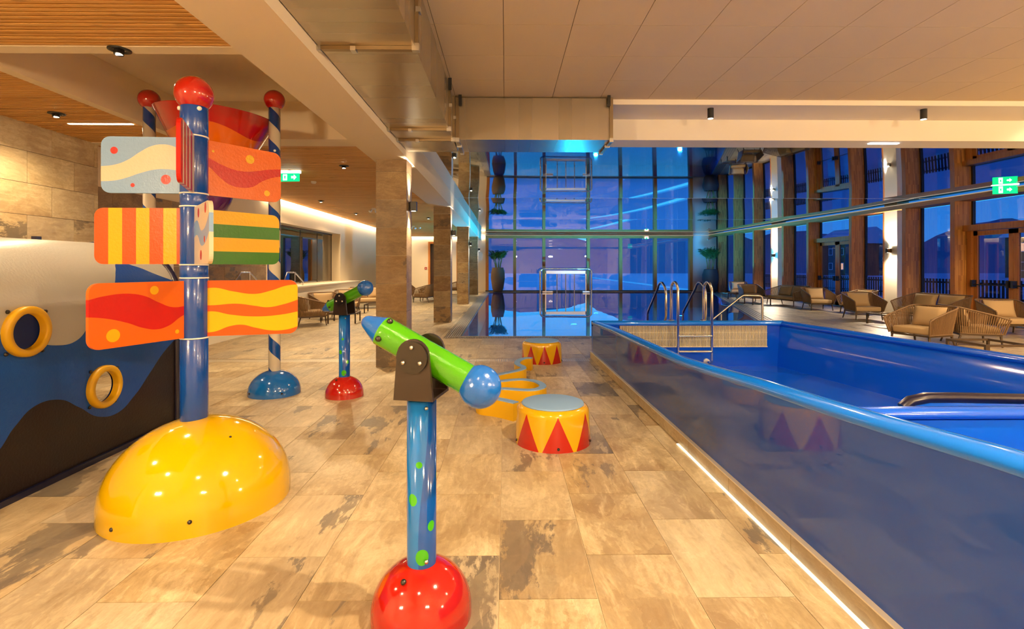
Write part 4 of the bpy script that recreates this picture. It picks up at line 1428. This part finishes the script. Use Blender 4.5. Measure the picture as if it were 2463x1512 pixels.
# ---- water cannons
def pole_paint():
    N = NT('cannon_pole_paint')
    sp = N.n('SeparateXYZ', {0: N.n('TexCoord').outputs['Object']})
    an = N.math('MULTIPLY', N.math('ARCTAN2', sp.outputs[1], sp.outputs[0]), 0.063)
    z = sp.outputs[2]
    wv = N.math('MULTIPLY', N.math('SINE', N.math('MULTIPLY', z, 5.2)), 0.022)
    d = N.math('SUBTRACT', N.math('ADD', an, wv), -0.082)
    col = N.mix(N.math('GREATER_THAN', d, 0.0), LP(30, 124, 222), LP(14, 84, 186))
    for (a, zz_, rx, rz) in ((-0.100, 0.665, 0.014, 0.014), (-0.130, 0.515, 0.021, 0.026), (-0.087, 0.275, 0.028, 0.034), (-0.045, 0.40, 0.018, 0.022), (0.05, 0.3, 0.03, 0.035), (0.02, 0.6, 0.025, 0.03), (0.12, 0.5, 0.025, 0.03)):
        p = N.math('DIVIDE', N.math('SUBTRACT', an, a), rx)
        q = N.math('DIVIDE', N.math('SUBTRACT', z, zz_), rz)
        m = N.math('LESS_THAN', N.math('ADD', N.math('MULTIPLY', p, p), N.math('MULTIPLY', q, q)), 1.0)
        col = N.mix(m, col, LP(70, 190, 14))
    N.principled(color=col, rough=0.12, coat=0.5, coat_rough=0.05)
    return N.m


M_cpole = pole_paint()


def make_cannon(name, loc, yaw, pitch, flip, lab):
    c = empty(name, loc)
    props(c, lab, 'water cannon', 'green water cannons')
    MB().lathe(dome_prof(0.215, 0.235, 0.03), 56).build('dome_base', M_red, c)
    MB().lathe([(0.063, 0.2), (0.063, 0.945), (0.001, 0.945)], 32).build('pole', M_cpole, c)
    bolt(c, (0.03, -0.0635, 0.905), (0.4, -1, 0), 0.008, M_steel_b)
    bolt(c, (0.03, -0.0635, 0.26), (0.4, -1, 0), 0.009, M_steel_b)
    bolt(c, (-0.055, -0.115, 0.205), (-0.3, -0.5, 1), 0.012)
    # fork
    hw = 0.095
    w = lambda p: (p[0] * math.cos(yaw) - p[1] * math.sin(yaw), p[0] * math.sin(yaw) + p[1] * math.cos(yaw), p[2])
    for sg in (-1, 1):
        out = []
        pts = [(-0.085, 0.945), (0.088, 0.945), (0.070, 1.13)] + [(0.070 * math.cos(a), 1.13 + 0.070 * math.sin(a)) for a in [PI * k / 12 for k in range(1, 12)]] + [(-0.070, 1.13)]
        n = len(pts)
        fr = [(p[0], sg * hw - 0.008, p[1]) for p in pts]
        bk_ = [(p[0], sg * hw + 0.008, p[1]) for p in pts]
        m = MB().add(fr, [tuple(range(n))]).add(bk_, [tuple(range(n))[::-1]]).add(fr + bk_, [(i, n + i, n + (i + 1) % n, (i + 1) % n) for i in range(n)])
        o = m.build('fork_cheek', M_blkplast, c)
        o.rotation_euler = (0, 0, yaw)
        dsc = MB().tube([(0, sg * (hw + 0.009), 1.125), (0, sg * (hw + 0.020), 1.125)], 0.067, 36).build('pivot_disc', M_blkdisc, c)
        dsc.rotation_euler = (0, 0, yaw)
        for a in (PI / 2, PI / 2 + 2.09, PI / 2 - 2.09):
            bolt(dsc, (0.042 * math.cos(a), sg * (hw + 0.020), 1.125 + 0.042 * math.sin(a)), (0, sg, 0), 0.009, M_steel_b, 'screw')
    o = MB().box(-0.085, 0.088, -hw + 0.008, hw - 0.008, 0.945, 0.957).build('fork_base', M_blkplast, c)
    o.rotation_euler = (0, 0, yaw)
    # barrel: local x along the barrel, ball at +x
    br_ = MB().tube([(-0.205, 0, 0), (0.235, 0, 0)], 0.066, 32).build('barrel', M_green, c, loc=w((0, 0, 1.125)))
    br_.rotation_euler = (0, pitch, yaw)
    q = MB().lathe(sphere_prof(0.091, 22, -0.86), 36).build('barrel_ball', M_cball, br_, loc=(0.292, 0, 0))
    q.rotation_euler = (0, PI / 2, 0)
    q = MB().lathe([(0.066, 0.0), (0.030, 0.085), (0.022, 0.097), (0.012, 0.103), (0.0005, 0.104)], 32).build('nozzle_cone', M_cball, br_, loc=(-0.205, 0, 0))
    q.rotation_euler = (0, -PI / 2, 0)
    for a in (0.6, 2.0, 3.4, 4.9):
        bolt(br_, (-0.182, 0.066 * math.cos(a), 0.066 * math.sin(a)), (0, math.cos(a), math.sin(a)), 0.013)
    return c


cA = make_cannon('water_cannon', (-0.362, 2.22, 0), math.radians(-12), math.radians(27), 1, 'near green water cannon with blue ball pointing down on spotted blue pole')
pB = at_z(828, 951, 0)
cB = make_cannon('water_cannon', (pB.x, pB.y, 0), math.radians(-12), math.radians(-26), 1, 'far green water cannon with blue ball raised, before the stone column')

# ---- drums
def drum_mat(rot, nt_):
    N = NT('drum_paint')
    sp = N.n('SeparateXYZ', {0: N.n('TexCoord').outputs['Object']})
    an = N.math('DIVIDE', N.math('ARCTAN2', sp.outputs[1], sp.outputs[0]), 2 * PI)
    t = N.math('FRACT', N.math('ADD', N.math('MULTIPLY', an, float(nt_)), rot))
    tri = N.math('MULTIPLY', N.math('ABSOLUTE', N.math('SUBTRACT', t, 0.5)), 2.0)
    lim = N.math('MULTIPLY_ADD', N.math('DIVIDE', sp.outputs[2], 0.285), -0.90, 0.90)
    m = N.math('LESS_THAN', tri, lim)
    col = N.mix(m, LP(252, 196, 4), LP(204, 32, 16))
    N.principled(color=col, rough=0.10, coat=0.6, coat_rough=0.04)
    return N.m


for i, (px, py, rot, lab) in enumerate(((1329, 1058, 0.20, 'near round yellow drum seat with red triangles and grey blue top'), (1302.5, 868, 0.65, 'far round yellow drum seat with red triangles by the drain'))):
    p = at_z(px, py, 0)
    d = empty('drum_seat', p)
    props(d, lab, 'play seat', 'circus drum seats')
    R, H = 0.325, 0.335
    MB().lathe([(R, 0.0), (R - 0.006, 0.12), (R - 0.012, H - 0.075)] + [(R - 0.012 - 0.05 + 0.05 * math.cos(a), H - 0.075 + 0.06 * math.sin(a)) for a in [PI / 2 * k / 6 for k in range(1, 7)]] + [(0.255, H - 0.008)], 64).build('drum_body', drum_mat(rot, 7 if i == 0 else 9), d)
    MB().lathe([(0.268, H - 0.012), (0.266, H - 0.003), (0.255, H + 0.001), (0.001, H + 0.002)], 56).build('top_pad', M_padgrey, d)
    for a in (-PI / 2 + 0.05, -PI / 2 - 1.3, -PI / 2 + 1.2):
        bolt(d, (R * math.cos(a), R * math.sin(a), 0.035), (math.cos(a), math.sin(a), 0), 0.011)

# ---- winding balance beam between the drums
bp = [(750, 330), (690, 328), (635, 340), (590, 365), (585, 392), (615, 412), (650, 428), (645, 448), (590, 468), (500, 488), (410, 506), (320, 528), (270, 552), (290, 575), (340, 588), (410, 588), (500, 578), (620, 571),
      (720, 578), (810, 597), (868, 630), (868, 655), (820, 678), (740, 690), (640, 688), (520, 680), (420, 676), (300, 684), (200, 706), (160, 740), (190, 766), (260, 776), (340, 785), (450, 806), (570, 834)]
HB = 0.18
raw = [at_z(1120 + a / 4.7235, 790 + b / 4.7235, HB) for a, b in bp]
# smooth centre line (Catmull-Rom)
line = []
for i in range(len(raw) - 1):
    p0, p1, p2, p3 = raw[max(i - 1, 0)], raw[i], raw[i + 1], raw[min(i + 2, len(raw) - 1)]
    for k in range(4):
        t = k / 4
        line.append(0.5 * ((2 * p1) + (-p0 + p2) * t + (2 * p0 - 5 * p1 + 4 * p2 - p3) * t * t + (-p0 + 3 * p1 - 3 * p2 + p3) * t ** 3))
line.append(raw[-1])
path = []
for i, p in enumerate(line):
    d = (line[min(i + 1, len(line) - 1)] - line[max(i - 1, 0)])
    d.z = 0
    d.normalize()
    path.append(((p.x, p.y, 0.0), (d.y, -d.x, 0), (0, 0, 1)))
bb = empty('balance_beam', (line[60].x, line[60].y, 0))
props(bb, 'low winding yellow balance beam with grey blue top between the drums', 'balance beam')
bb.location = (0, 0, 0)
hwb = 0.042
MB().sweep([(-hwb, 0.0), (hwb, 0.0), (hwb, HB - 0.01), (-hwb, HB - 0.01)], path, smooth=False).build('beam_body', M_yelmat, bb, fix=True)
MB().sweep([(-hwb, HB - 0.01), (hwb, HB - 0.01), (hwb - 0.006, HB), (-hwb + 0.006, HB)], path, smooth=False).build('top_pad', M_padgrey, bb, fix=True)

# ================================================================== furniture
def u_path(W, D, r, n=7):
    """plan of the woven shell: front left -> back -> front right (front is -y)"""
    w, d = W / 2, D / 2
    pts = [(-w, -d + (2 * d - r) * i / 8) for i in range(9)]
    pts += [(-w + r - r * math.cos(a), d - r + r * math.sin(a)) for a in [PI / 2 * k / n for k in range(1, n + 1)]]
    m = max(4, int((W - 2 * r) / 0.08))
    pts += [(-w + r + (W - 2 * r) * i / m, d) for i in range(1, m + 1)]
    pts += [(w - r + r * math.sin(a), d - r + r * math.cos(a)) for a in [PI / 2 * k / n for k in range(1, n + 1)]]
    pts += [(w, d - r - (2 * d - r) * i / 8) for i in range(1, 9)]
    return pts


def pillow_mesh(name, w, h, t, mat):
    n = 12
    mb = MB()
    for sg in (1, -1):
        vs = []
        for j in range(n + 1):
            for i in range(n + 1):
                u, v = 2 * i / n - 1, 2 * j / n - 1
                k = (max(0, 1 - u ** 4) * max(0, 1 - v ** 4)) ** 0.55
                pin = 1 - 0.05 * (1 - u * u) * abs(v) ** 3
                pin2 = 1 - 0.05 * (1 - v * v) * abs(u) ** 3
                vs.append((u * w / 2 * pin2, sg * t / 2 * k, v * h / 2 * pin))
        fs = []
        for j in range(n):
            for i in range(n):
                q = j * (n + 1) + i
                f = (q, q + 1, q + n + 2, q + n + 1)
                fs.append(f if sg < 0 else f[::-1])
        mb.add(vs, fs, True)
    return mb.mesh(name, mat)


def make_seat(name, W, npil):
    c = empty(name, (0, 0, 0))
    D = 0.72
    fw, fd = W / 2 - 0.05, D / 2 - 0.04
    zf = 0.235
    MB().box(-fw, fw, -fd, -fd + 0.04, zf - 0.03, zf).box(-fw, fw, fd - 0.04, fd, zf - 0.03, zf).box(-fw, -fw + 0.04, -fd + 0.04, fd - 0.04, zf - 0.03, zf).box(fw - 0.04, fw, -fd + 0.04, fd - 0.04, zf - 0.03, zf).build('seat_frame', M_frame, c)
    for sx in (-1, 1):
        for sy in (-1, 1):
            MB().tube([(sx * (fw - 0.02), sy * (fd - 0.02), zf - 0.03), (sx * (fw - 0.0), sy * (fd + (0.05 if sy > 0 else 0.0)), 0.0)], [0.021, 0.014], 8).build('leg', M_frame, c)
    bot = u_path(W - 0.08, D - 0.06, 0.10)
    top = u_path(W + 0.04, D + 0.10, 0.17)
    n = len(top)
    def ztop(i):
        y = top[i][1]
        t = (y + D / 2) / D
        t = max(0.0, min(1.0, t))
        return 0.545 + 0.20 * (t ** 0.9)
    rail = [(-W / 2 + 0.04, -D / 2 + 0.02, zf), (-W / 2 + 0.0, -D / 2 - 0.03, 0.44), (top[0][0], top[0][1] - 0.005, ztop(0) - 0.035)] + [(top[i][0], top[i][1] + 0.03, ztop(i)) for i in range(1, n - 1)] + [(top[-1][0], top[-1][1] - 0.005, ztop(n - 1) - 0.035), (W / 2, -D / 2 - 0.03, 0.44), (W / 2 - 0.04, -D / 2 + 0.02, zf)]
    MB().tube(rail, 0.015, 8).build('top_rail', M_rail, c)
    MB().tube([(b[0], b[1], zf + 0.01) for b in bot], 0.012, 6).build('bottom_rail', M_rail, c)
    # ropes
    def samp(P, t):
        Ls = [0]
        for a, b in zip(P[:-1], P[1:]): Ls.append(Ls[-1] + math.dist(a, b))
        s = t * Ls[-1]
        for i in range(len(P) - 1):
            if Ls[i + 1] >= s - 1e-9:
                k = (s - Ls[i]) / max(1e-9, Ls[i + 1] - Ls[i])
                return [P[i][j] + (P[i + 1][j] - P[i][j]) * k for j in range(len(P[0]))]
        return list(P[-1])
    T3 = [(top[i][0], top[i][1] + (0.03 if 0 < i < n - 1 else 0), ztop(i)) for i in range(n)]
    cnt = int((2 * D + W) / 0.034)
    mb = MB()
    for k in range(cnt + 1):
        t = (k + 0.5) / (cnt + 1)
        a, b = samp(bot, t), samp(T3, t)
        mb.tube([(a[0], a[1], zf + 0.005), (b[0], b[1], b[2])], 0.0095, 5, cap=False)
    mb.build('rope_weave', M_rope, c, kind='stuff')
    link_mesh('seat_cushion', rbox_mesh('seat_cushion', (W - 0.13, D - 0.13, 0.13), 0.035, M_cush, 3, (0, -0.01, zf + 0.068)), c)
    pw = (W - 0.2) / npil
    for k in range(npil):
        o = link_mesh('back_pillow', pillow_mesh('back_pillow', pw - 0.02, 0.40, 0.17, M_cush), c, loc=(-W / 2 + 0.1 + pw * (k + 0.5), D / 2 - 0.155, zf + 0.315))
        o.rotation_euler = (math.radians(-17), 0, 0)
    return c


def make_table(name, W, D, H):
    c = empty(name, (0, 0, 0))
    t = 0.035
    x, y = W / 2, D / 2
    MB().box(-x, x, -y, -y + t, H - t, H).build('frame_rail', M_frame, c)
    MB().box(-x, x, y - t, y, H - t, H).build('frame_rail', M_frame, c)
    MB().box(-x, -x + t, -y + t, y - t, H - t, H).build('frame_rail', M_frame, c)
    MB().box(x - t, x, -y + t, y - t, H - t, H).build('frame_rail', M_frame, c)
    for sx in (-1, 1):
        for sy in (-1, 1):
            MB().box(sx * (x - t / 2) - t / 2, sx * (x - t / 2) + t / 2, sy * (y - t / 2) - t / 2, sy * (y - t / 2) + t / 2, 0, H - t).build('leg', M_frame, c)
    return c


ch0 = make_seat('rope_armchair', 0.80, 1)
so0 = make_seat('rope_sofa', 1.62, 2)
ta0 = make_table('low_table', 0.73, 0.73, 0.28)
used = set()


def put(proto, x, y, facing, label, cat, group):
    o = proto if proto.name not in used else copy_tree(proto)
    used.add(proto.name)
    o.location = (x, y, 0)
    # local front is -y; facing = (fx, fy)
    o.rotation_euler = (0, 0, math.atan2(facing[0], -facing[1]))
    props(o, label, cat, group)
    return o


GA, GS, GT = 'rope armchairs around the pool', 'rope sofas by the windows', 'low open frame tables'
put(ch0, 7.90, 9.62, (-0.95, -0.30), 'rope armchair nearest the camera on the right, facing the basin, grey beige pillow', 'armchair', GA)
put(ch0, 9.02, 9.78, (0.92, -0.36), 'rope armchair seen from behind, back to back with the nearest right armchair', 'armchair', GA)
put(ch0, 11.15, 11.25, (-0.25, -1), 'rope armchair cut by the right image edge before the near glass door', 'armchair', GA)
put(ch0, 10.12, 8.75, (-1, 0.1), 'dark rope armchair whose arm just enters at the right image edge', 'armchair', GA)
put(so0, 11.55, 13.75, (-1, -0.12), 'two seat rope sofa with two pillows behind the nearest right armchair', 'sofa', GS)
put(ch0, 10.25, 14.55, (-0.12, -1), 'rope armchair facing the camera left of the near sofa and white pier', 'armchair', GA)
put(ch0, 11.35, 16.35, (-1, -0.1), 'rope armchair turned left, half hidden behind the armchair by the near pier', 'armchair', GA)
put(ch0, 10.85, 17.65, (-0.12, -1), 'rope armchair facing the camera before the far glass door', 'armchair', GA)
put(so0, 10.95, 19.75, (-1, -0.15), 'two seat rope sofa seen from its side near the far white pier', 'sofa', GS)
put(ch0, 10.35, 21.5, (-0.1, -1), 'rope armchair with beige pillow just left of the far sofa, facing the camera', 'armchair', GA)
put(ch0, 11.45, 25.0, (-0.35, -1), 'farthest rope armchair on the right, near the dark potted palm', 'armchair', GA)
put(ta0, 7.86, 8.25, (0, -1), 'low open frame table in front of the nearest right armchairs', 'table', GT)
put(ta0, 9.98, 13.15, (0.05, -1), 'low open frame table between the near sofa and the armchair left of it', 'table', GT)
put(ta0, 10.03, 20.25, (0, -1), 'low open frame table in front of the far right armchairs', 'table', GT)
put(ta0, 10.65, 23.9, (0, -1), 'farthest low open frame table on the right deck', 'table', GT)
# lounge on the left behind the far cannon
put(ch0, -5.05, 13.35, (0.85, 0.5), 'rope armchair nearest on the left, half hidden by the lowest yellow wave board', 'armchair', GA)
put(ch0, -5.10, 14.75, (0.75, -0.66), 'rope armchair with open arm beside the lowest yellow wave board', 'armchair', GA)
put(ch0, -5.05, 16.4, (0.2, -1), 'rope armchair with pale pillow right behind the far cannon', 'armchair', GA)
put(so0, -4.95, 18.6, (0.5, -1), 'rope sofa under the end of the inner window behind the far cannon', 'sofa', GS)
put(ch0, -4.55, 20.6, (0.5, -0.9), 'rope armchair just left of the nearest stone column', 'armchair', GA)
put(ta0, -4.35, 13.9, (0.1, -1), 'low open frame table beside the nearest left armchairs', 'table', GT)
put(ta0, -4.25, 17.0, (0.1, -1), 'low open frame table left of the nearest stone column', 'table', GT)
put(ch0, -3.45, 21.7, (-1, 0.25), 'rope armchair seen from behind between the first two columns', 'armchair', GA)
put(ch0, -3.3, 23.0, (-1, 0.1), 'second rope armchair from behind between the first two columns', 'armchair', GA)
put(ch0, -4.7, 23.6, (0.6, -0.9), 'rope armchair with pale pillow facing out between the first two columns', 'armchair', GA)
put(ch0, -2.75, 28.0, (-1, -0.1), 'small distant rope armchair between the second and third columns', 'armchair', GA)

# ---- potted palms
def frond(Lf, bend, nleaf, seed):
    rnd = random.Random(seed)
    mb = MB()
    pts = []
    for i in range(11):
        t = i / 10
        pts.append(Vector((Lf * 0.62 * t ** 1.25, 0, Lf * (1.05 * t - bend * 0.50 * t ** 2.4))))
    mb.tube(pts, [0.008 * (1 - 0.8 * i / 10) for i in range(11)], 5, mi=1)
    for k in range(nleaf):
        t = 0.18 + 0.80 * k / nleaf
        i = min(9, int(t * 10))
        p = pts[i].lerp(pts[i + 1], t * 10 - i)
        d = (pts[i + 1] - pts[i]).normalized()
        ll = Lf * 0.42 * math.sin(PI * min(1, 0.25 + 0.75 * t)) + 0.08
        for sg in (-1, 1):
            side = Vector((0, sg, 0))
            e = p + (d * 0.62 + side * 0.78 + Vector((0, 0, rnd.uniform(-0.15, 0.25)))) * ll * 0.8
            m_ = p.lerp(e, 0.45) + Vector((0, 0, 0.02))
            wv = d.cross(side).normalized().cross(side) * 0.0 + d * 0.016
            mb.add([p, m_ + wv, e, m_ - wv], [(0, 1, 2, 3)])
    return mb.mesh('frond', [M_leaf, M_stem])


def palm(loc, pot_h, pot_r, pm_, lab, seed, sc=1.0):
    rnd = random.Random(seed)
    t = empty('potted_palm', loc)
    props(t, lab, 'potted plant', 'tall potted palms beside the pool')
    H, R = pot_h, pot_r
    MB().lathe([(0.001, 0.0), (R * 0.62, 0.0), (R * 0.80, H * 0.15), (R, H * 0.55), (R * 0.97, H * 0.78), (R * 0.80, H * 0.97), (R * 0.78, H), (R * 0.70, H), (R * 0.68, H * 0.93), (0.001, H * 0.93)], 36).build('pot', pm_, t)
    for k in range(7):
        a = 2 * PI * k / 7 + seed
        bx, by = 0.12 * math.cos(a), 0.12 * math.sin(a)
        top = Vector((bx * 2.0, by * 2.0, H + 0.42 * sc + rnd.uniform(-0.08, 0.1)))
        MB().tube([(bx, by, H * 0.9), ((bx + top.x) / 2, (by + top.y) / 2, H + 0.22), top], [0.026, 0.022, 0.016], 8).build('stem', M_stem, t)
        for j in range(6):
            f = link_mesh('frond', frond(rnd.uniform(0.55, 0.85) * sc, rnd.uniform(0.45, 1.0), 15, seed * 100 + k * 10 + j), t, loc=top)
            f.rotation_euler = (rnd.uniform(-0.2, 0.2), rnd.uniform(-0.25, 0.15), a + (j - 2) * 1.1 + rnd.uniform(-0.3, 0.3))
    return t


palm((at_y(1197, 699, 30.66).x, 30.62, 0.0), 1.45, 0.42, M_pot, 'tall palm in a brown clay pot at the left end of the pool window', 3, 0.9)
palm((11.98, 29.75, 0.0), 1.35, 0.46, M_potdark, 'tall palm in a dark grey pot before the white wall at far right', 5, 1.15)

# ---- signs and small ceiling fittings
def exit_sign(loc, rz, lab, drop, w=0.34, h=0.17):
    s = empty('exit_sign', loc, rz)
    props(s, lab, 'exit sign', 'green exit signs')
    MB().box(-w / 2, w / 2, -0.012, 0.012, -h, 0.0).build('sign_panel', M_signg, s)
    MB().box(-w / 2 - 0.02, w / 2 + 0.02, -0.03, 0.03, 0.0, 0.05).build('lamp_box', M_signw, s)
    # arrow, door field and running figure, on the camera side
    y = -0.0135
    ar = [(0.0, 0.02), (0.05, 0.02), (0.05, 0.05), (0.10, 0.0), (0.05, -0.05), (0.05, -0.02), (0.0, -0.02)]
    MB().add([(0.03 + a, y, -h / 2 + b) for a, b in ar], [tuple(range(7))]).build('arrow', M_signw, s)
    MB().add([(-0.13, y, -h + 0.02), (-0.05, y, -h + 0.02), (-0.05, y, -0.02), (-0.13, y, -0.02)], [(0, 1, 2, 3)]).build('door_field', M_signw, s)
    fig = [(-0.02, -0.05), (0.0, -0.02), (0.02, -0.05), (0.012, 0.01), (0.03, 0.0), (0.012, 0.03), (-0.012, 0.03), (-0.03, 0.005), (-0.012, 0.01)]
    MB().add([(-0.09 + a, y - 0.001, -h / 2 + b) for a, b in fig], [tuple(range(9))[::-1]]).lathe([(0.0005, 0), (0.011, 0)], 10, (-0.088, y - 0.001, -h / 2 + 0.045)).build('running_figure', M_signg, s)
    if drop > 0: MB().box(-0.03, 0.03, -0.03, 0.03, 0.05, 0.05 + drop).build('mount', M_ringwhite, s)
    return s


p = at_y(697, 410, 9.6)
exit_sign((p.x, p.y, 3.24), math.radians(-4), 'green exit sign with arrow under the slat ceiling right of the tower', 0.005, 0.36, 0.15)
p = at_y(2417, 446, 12.3)
exit_sign((p.x, p.y, p.z), math.radians(-20), 'green exit sign hanging under the gloss ceiling at the far right', max(0.0, 3.47 - p.z - 0.05), 0.48, 0.20)
p = at_y(1556, 563, 30.7)
exit_sign((p.x, 30.808, 3.27), 0, 'tiny exit sign above the middle of the pool window', 0.0, 0.16, 0.10)


def fitting(px, py, lab, nm='smoke_detector', cat='detector'):
    p = at_z(px, py, Z_WOOD)
    o = MB().lathe([(0.055, 0.0), (0.055, -0.02), (0.04, -0.045), (0.0005, -0.05)], 24).build(nm, M_ringwhite, loc=(p.x, p.y, Z_WOOD))
    props(o, lab, cat)


fitting(754, 436, 'white smoke detector on the slats right of the exit sign')
fitting(1009, 547, 'tiny white smoke detector on the slats between the first two columns')
for (px, py, zc, lab) in ((683, 412, Z_WOOD, 'grey emergency twin spotlight beside the exit sign on the slats'), (898, 500, Z_WOOD, 'small white twin speaker left of the nearest column'), (994, 543, Z_WOOD, 'small white twin speaker right of the nearest column')):
    p = at_z(px, py, zc)
    s = empty('twin_spot', (p.x, p.y, zc))
    props(s, lab, 'spotlight')
    MB().box(-0.05, 0.05, -0.03, 0.03, -0.05, 0.0).build('mount', M_ringwhite if px != 683 else M_blkplast, s)
    for sg in (-1, 1):
        MB().tube([(sg * 0.06, 0.0, -0.06), (sg * 0.10, -0.06, -0.12)], [0.03, 0.045], 12).build('lamp_head', M_ringwhite if px != 683 else M_blkplast, s)
# safety camera on the white wall, bathing rule sign, fire alarm
s = empty('security_camera', (12.30, Y_FAR, 3.15))
props(s, 'small white security camera above the dark potted palm', 'camera')
MB().box(-0.03, 0.03, -0.12, 0.0, -0.05, 0.05).build('bracket', M_ringwhite, s)
MB().tube([(0, -0.12, -0.02), (0, -0.24, -0.07)], 0.045, 14).build('camera_body', M_ringwhite, s)
s = empty('rule_sign', (X_LW + 0.021, 9.3, 1.30))
props(s, 'white bathing rule sign with round blue pictogram behind the tower post', 'sign')
MB().box(0, 0.012, -0.14, 0.14, -0.20, 0.42).build('sign_board', M_ringwhite, s)
o = MB().lathe([(0.0005, 0), (0.10, 0)], 28).build('blue_disc', pm('sign_blue', L(16, 66, 160), 0.4), s, loc=(0.014, 0, -0.02))
o.rotation_euler = (0, PI / 2, 0)
MB().box(0.0145, 0.0155, -0.045, 0.045, -0.075, -0.035).box(0.0145, 0.0155, -0.02, 0.02, -0.03, 0.03).build('pictogram', M_ringwhite, s)
for k in range(3):
    MB().bar((0.0135, -0.07, 0.16 + 0.08 * k), (0.0135, 0.07, 0.20 + 0.08 * k), 0.002, 0.014).build('print_line', M_black, s)
s = empty('fire_alarm', (at_y(1024, 645, Y_FAR).x, Y_FAR, 1.40))
props(s, 'small red fire alarm button on the end wall', 'alarm')
MB().box(-0.07, 0.07, -0.04, 0, -0.07, 0.07).build('alarm_box', M_red, s)
MB().lathe([(0.0005, 0), (0.03, 0)], 14).build('button', M_ringwhite, s, loc=(0, -0.042, 0)).rotation_euler = (PI / 2, 0, 0)
s = MB().box(-0.05, 0.05, -0.015, 0, -0.05, 0.05).build('light_switch', M_ringwhite, loc=(at_y(1024, 636, Y_FAR).x, Y_FAR, 1.64))
props(s, 'white switch above the red fire alarm on the end wall', 'switch')

# loose cable hanging from the window head
p0 = at_x(2131, 520, X_RW - 0.25)
cb_ = MB().tube([(0, 0, 3.30), (0.01, 0.02, 2.9), (-0.02, 0.06, 2.4), (0.02, 0.10, 2.0), (0.03, 0.22, 1.72), (0.0, 0.12, 1.58), (0, -0.10, 1.53), (0, -0.28, 1.60)], 0.008, 6).build('hanging_cable', M_ringwhite, loc=(X_RW - 0.25, p0.y, 0))
props(cb_, 'loose white cable hanging in the window left of the near white pier', 'cable')

# ================================================================== outside: snowy ground, hills, houses, fence
M_snow = pm('snow', (0.55, 0.62, 0.74), 0.7, bump=(0.6, 0.5, 0.1))
MB().box(-60, 12.2, Y_FAR + 0.3, 160, -0.30, -0.10).build('snow_field_north', M_snow, kind='structure')
MB().box(X_RW + 0.35, 160, -20, 160, -0.30, -0.10).build('snow_field_east', M_snow, kind='structure')
M_hill = pm('forest_hill', (0.22, 0.26, 0.36), 0.9, bump=(0.05, 0.6, 1.0))


def hills(name, pts, n=64, seed=1):
    rnd = random.Random(seed)
    vs = []
    for i in range(n + 1):
        t = i / n
        x = pts[0] + (pts[2] - pts[0]) * t
        y = pts[1] + (pts[3] - pts[1]) * t
        h = (4 + 9 * abs(math.sin(t * 7 + seed)) + 7 * abs(math.sin(t * 17 + 2 * seed)) + rnd.uniform(0, 1.2)) * (0.8 if seed == 1 else 0.35)
        dx, dy = (pts[3] - pts[1]), -(pts[2] - pts[0])
        l = math.hypot(dx, dy)
        dx, dy = dx / l, dy / l
        sg = 1 if (x * dx + y * dy) < 0 else -1
        vs += [(x + sg * dx * 30, y + sg * dy * 30, -1), (x, y, h), (x - sg * dx * 30, y - sg * dy * 30, -1)]
    MB().add(vs, [(3 * i + k, 3 * i + 3 + k, 3 * i + 4 + k, 3 * i + 1 + k) for i in range(n) for k in range(2)], True).build(name, M_hill, kind='structure', fix=True)


hills('forest_ridge_north', (-90, 150, 170, 150), 80, 1)
hills('forest_ridge_east', (150, -40, 150, 170), 60, 2)


def house(x, y, rz, w, d, h, lab):
    o = empty('chalet', (x, y, -0.1), rz)
    props(o, lab, 'house')
    MB().box(-w / 2, w / 2, -d / 2, d / 2, 0, h).build('walls', pm('chalet_wall', L(96, 76, 60), 0.8), o)
    rf = MB().add([(-w / 2 - 0.6, -d / 2 - 0.6, h - 0.2), (w / 2 + 0.6, -d / 2 - 0.6, h - 0.2), (w / 2 + 0.6, d / 2 + 0.6, h - 0.2), (-w / 2 - 0.6, d / 2 + 0.6, h - 0.2), (0, -d / 2 - 0.6, h + w * 0.28), (0, d / 2 + 0.6, h + w * 0.28)],
                  [(0, 4, 5, 3), (1, 2, 5, 4), (0, 1, 4), (2, 3, 5), (3, 2, 1, 0)]).build('snow_roof', M_snow, o)
    for k in range(3):
        for j in range(2):
            wn_ = MB().box(-w / 2 - 0.05, -w / 2 + 0.02, -d / 2 + 1.0 + k * d / 3.3, -d / 2 + 2.0 + k * d / 3.3, 1.0 + 2.7 * j, 2.3 + 2.7 * j).build('window', M_ringwhite, o)
            MB().box(-w / 2 - 0.06, -w / 2 - 0.052, -d / 2 + 1.1 + k * d / 3.3, -d / 2 + 1.9 + k * d / 3.3, 1.1 + 2.7 * j, 2.2 + 2.7 * j).build('pane', emit('lit_window', (1.0, 0.6, 0.25), 2.2) if (k + j) % 3 == 0 else MATS['navy_rim'], wn_)


house(84, 47, 0.1, 10, 9, 6, 'snow roofed chalet outside, seen past the near white pier')
house(78, 70, 0.2, 9, 9, 6, 'snow roofed chalet outside, seen past the far glass door')
house(66, 96, 0.1, 10, 9, 6, 'distant snow roofed chalet outside beyond the far fins')
fn = empty('terrace_fence', (20.0, 10, -0.1))
props(fn, 'dark timber picket fence on the snowy terrace outside the right windows', 'fence')
MB().box(-0.03, 0.03, 0.0, 30.0, 0.85, 0.93).build('fence_rail', M_blkplast, fn)
MB().box(-0.03, 0.03, 0.0, 30.0, 0.25, 0.33).build('fence_rail', M_blkplast, fn)
pk = MB().box(-0.055, -0.032, 0, 0.10, 0.05, 1.05).mesh('picket', M_blkplast)
for k in range(170):
    link_mesh('picket', pk, fn, loc=(0, k * 0.176, 0))
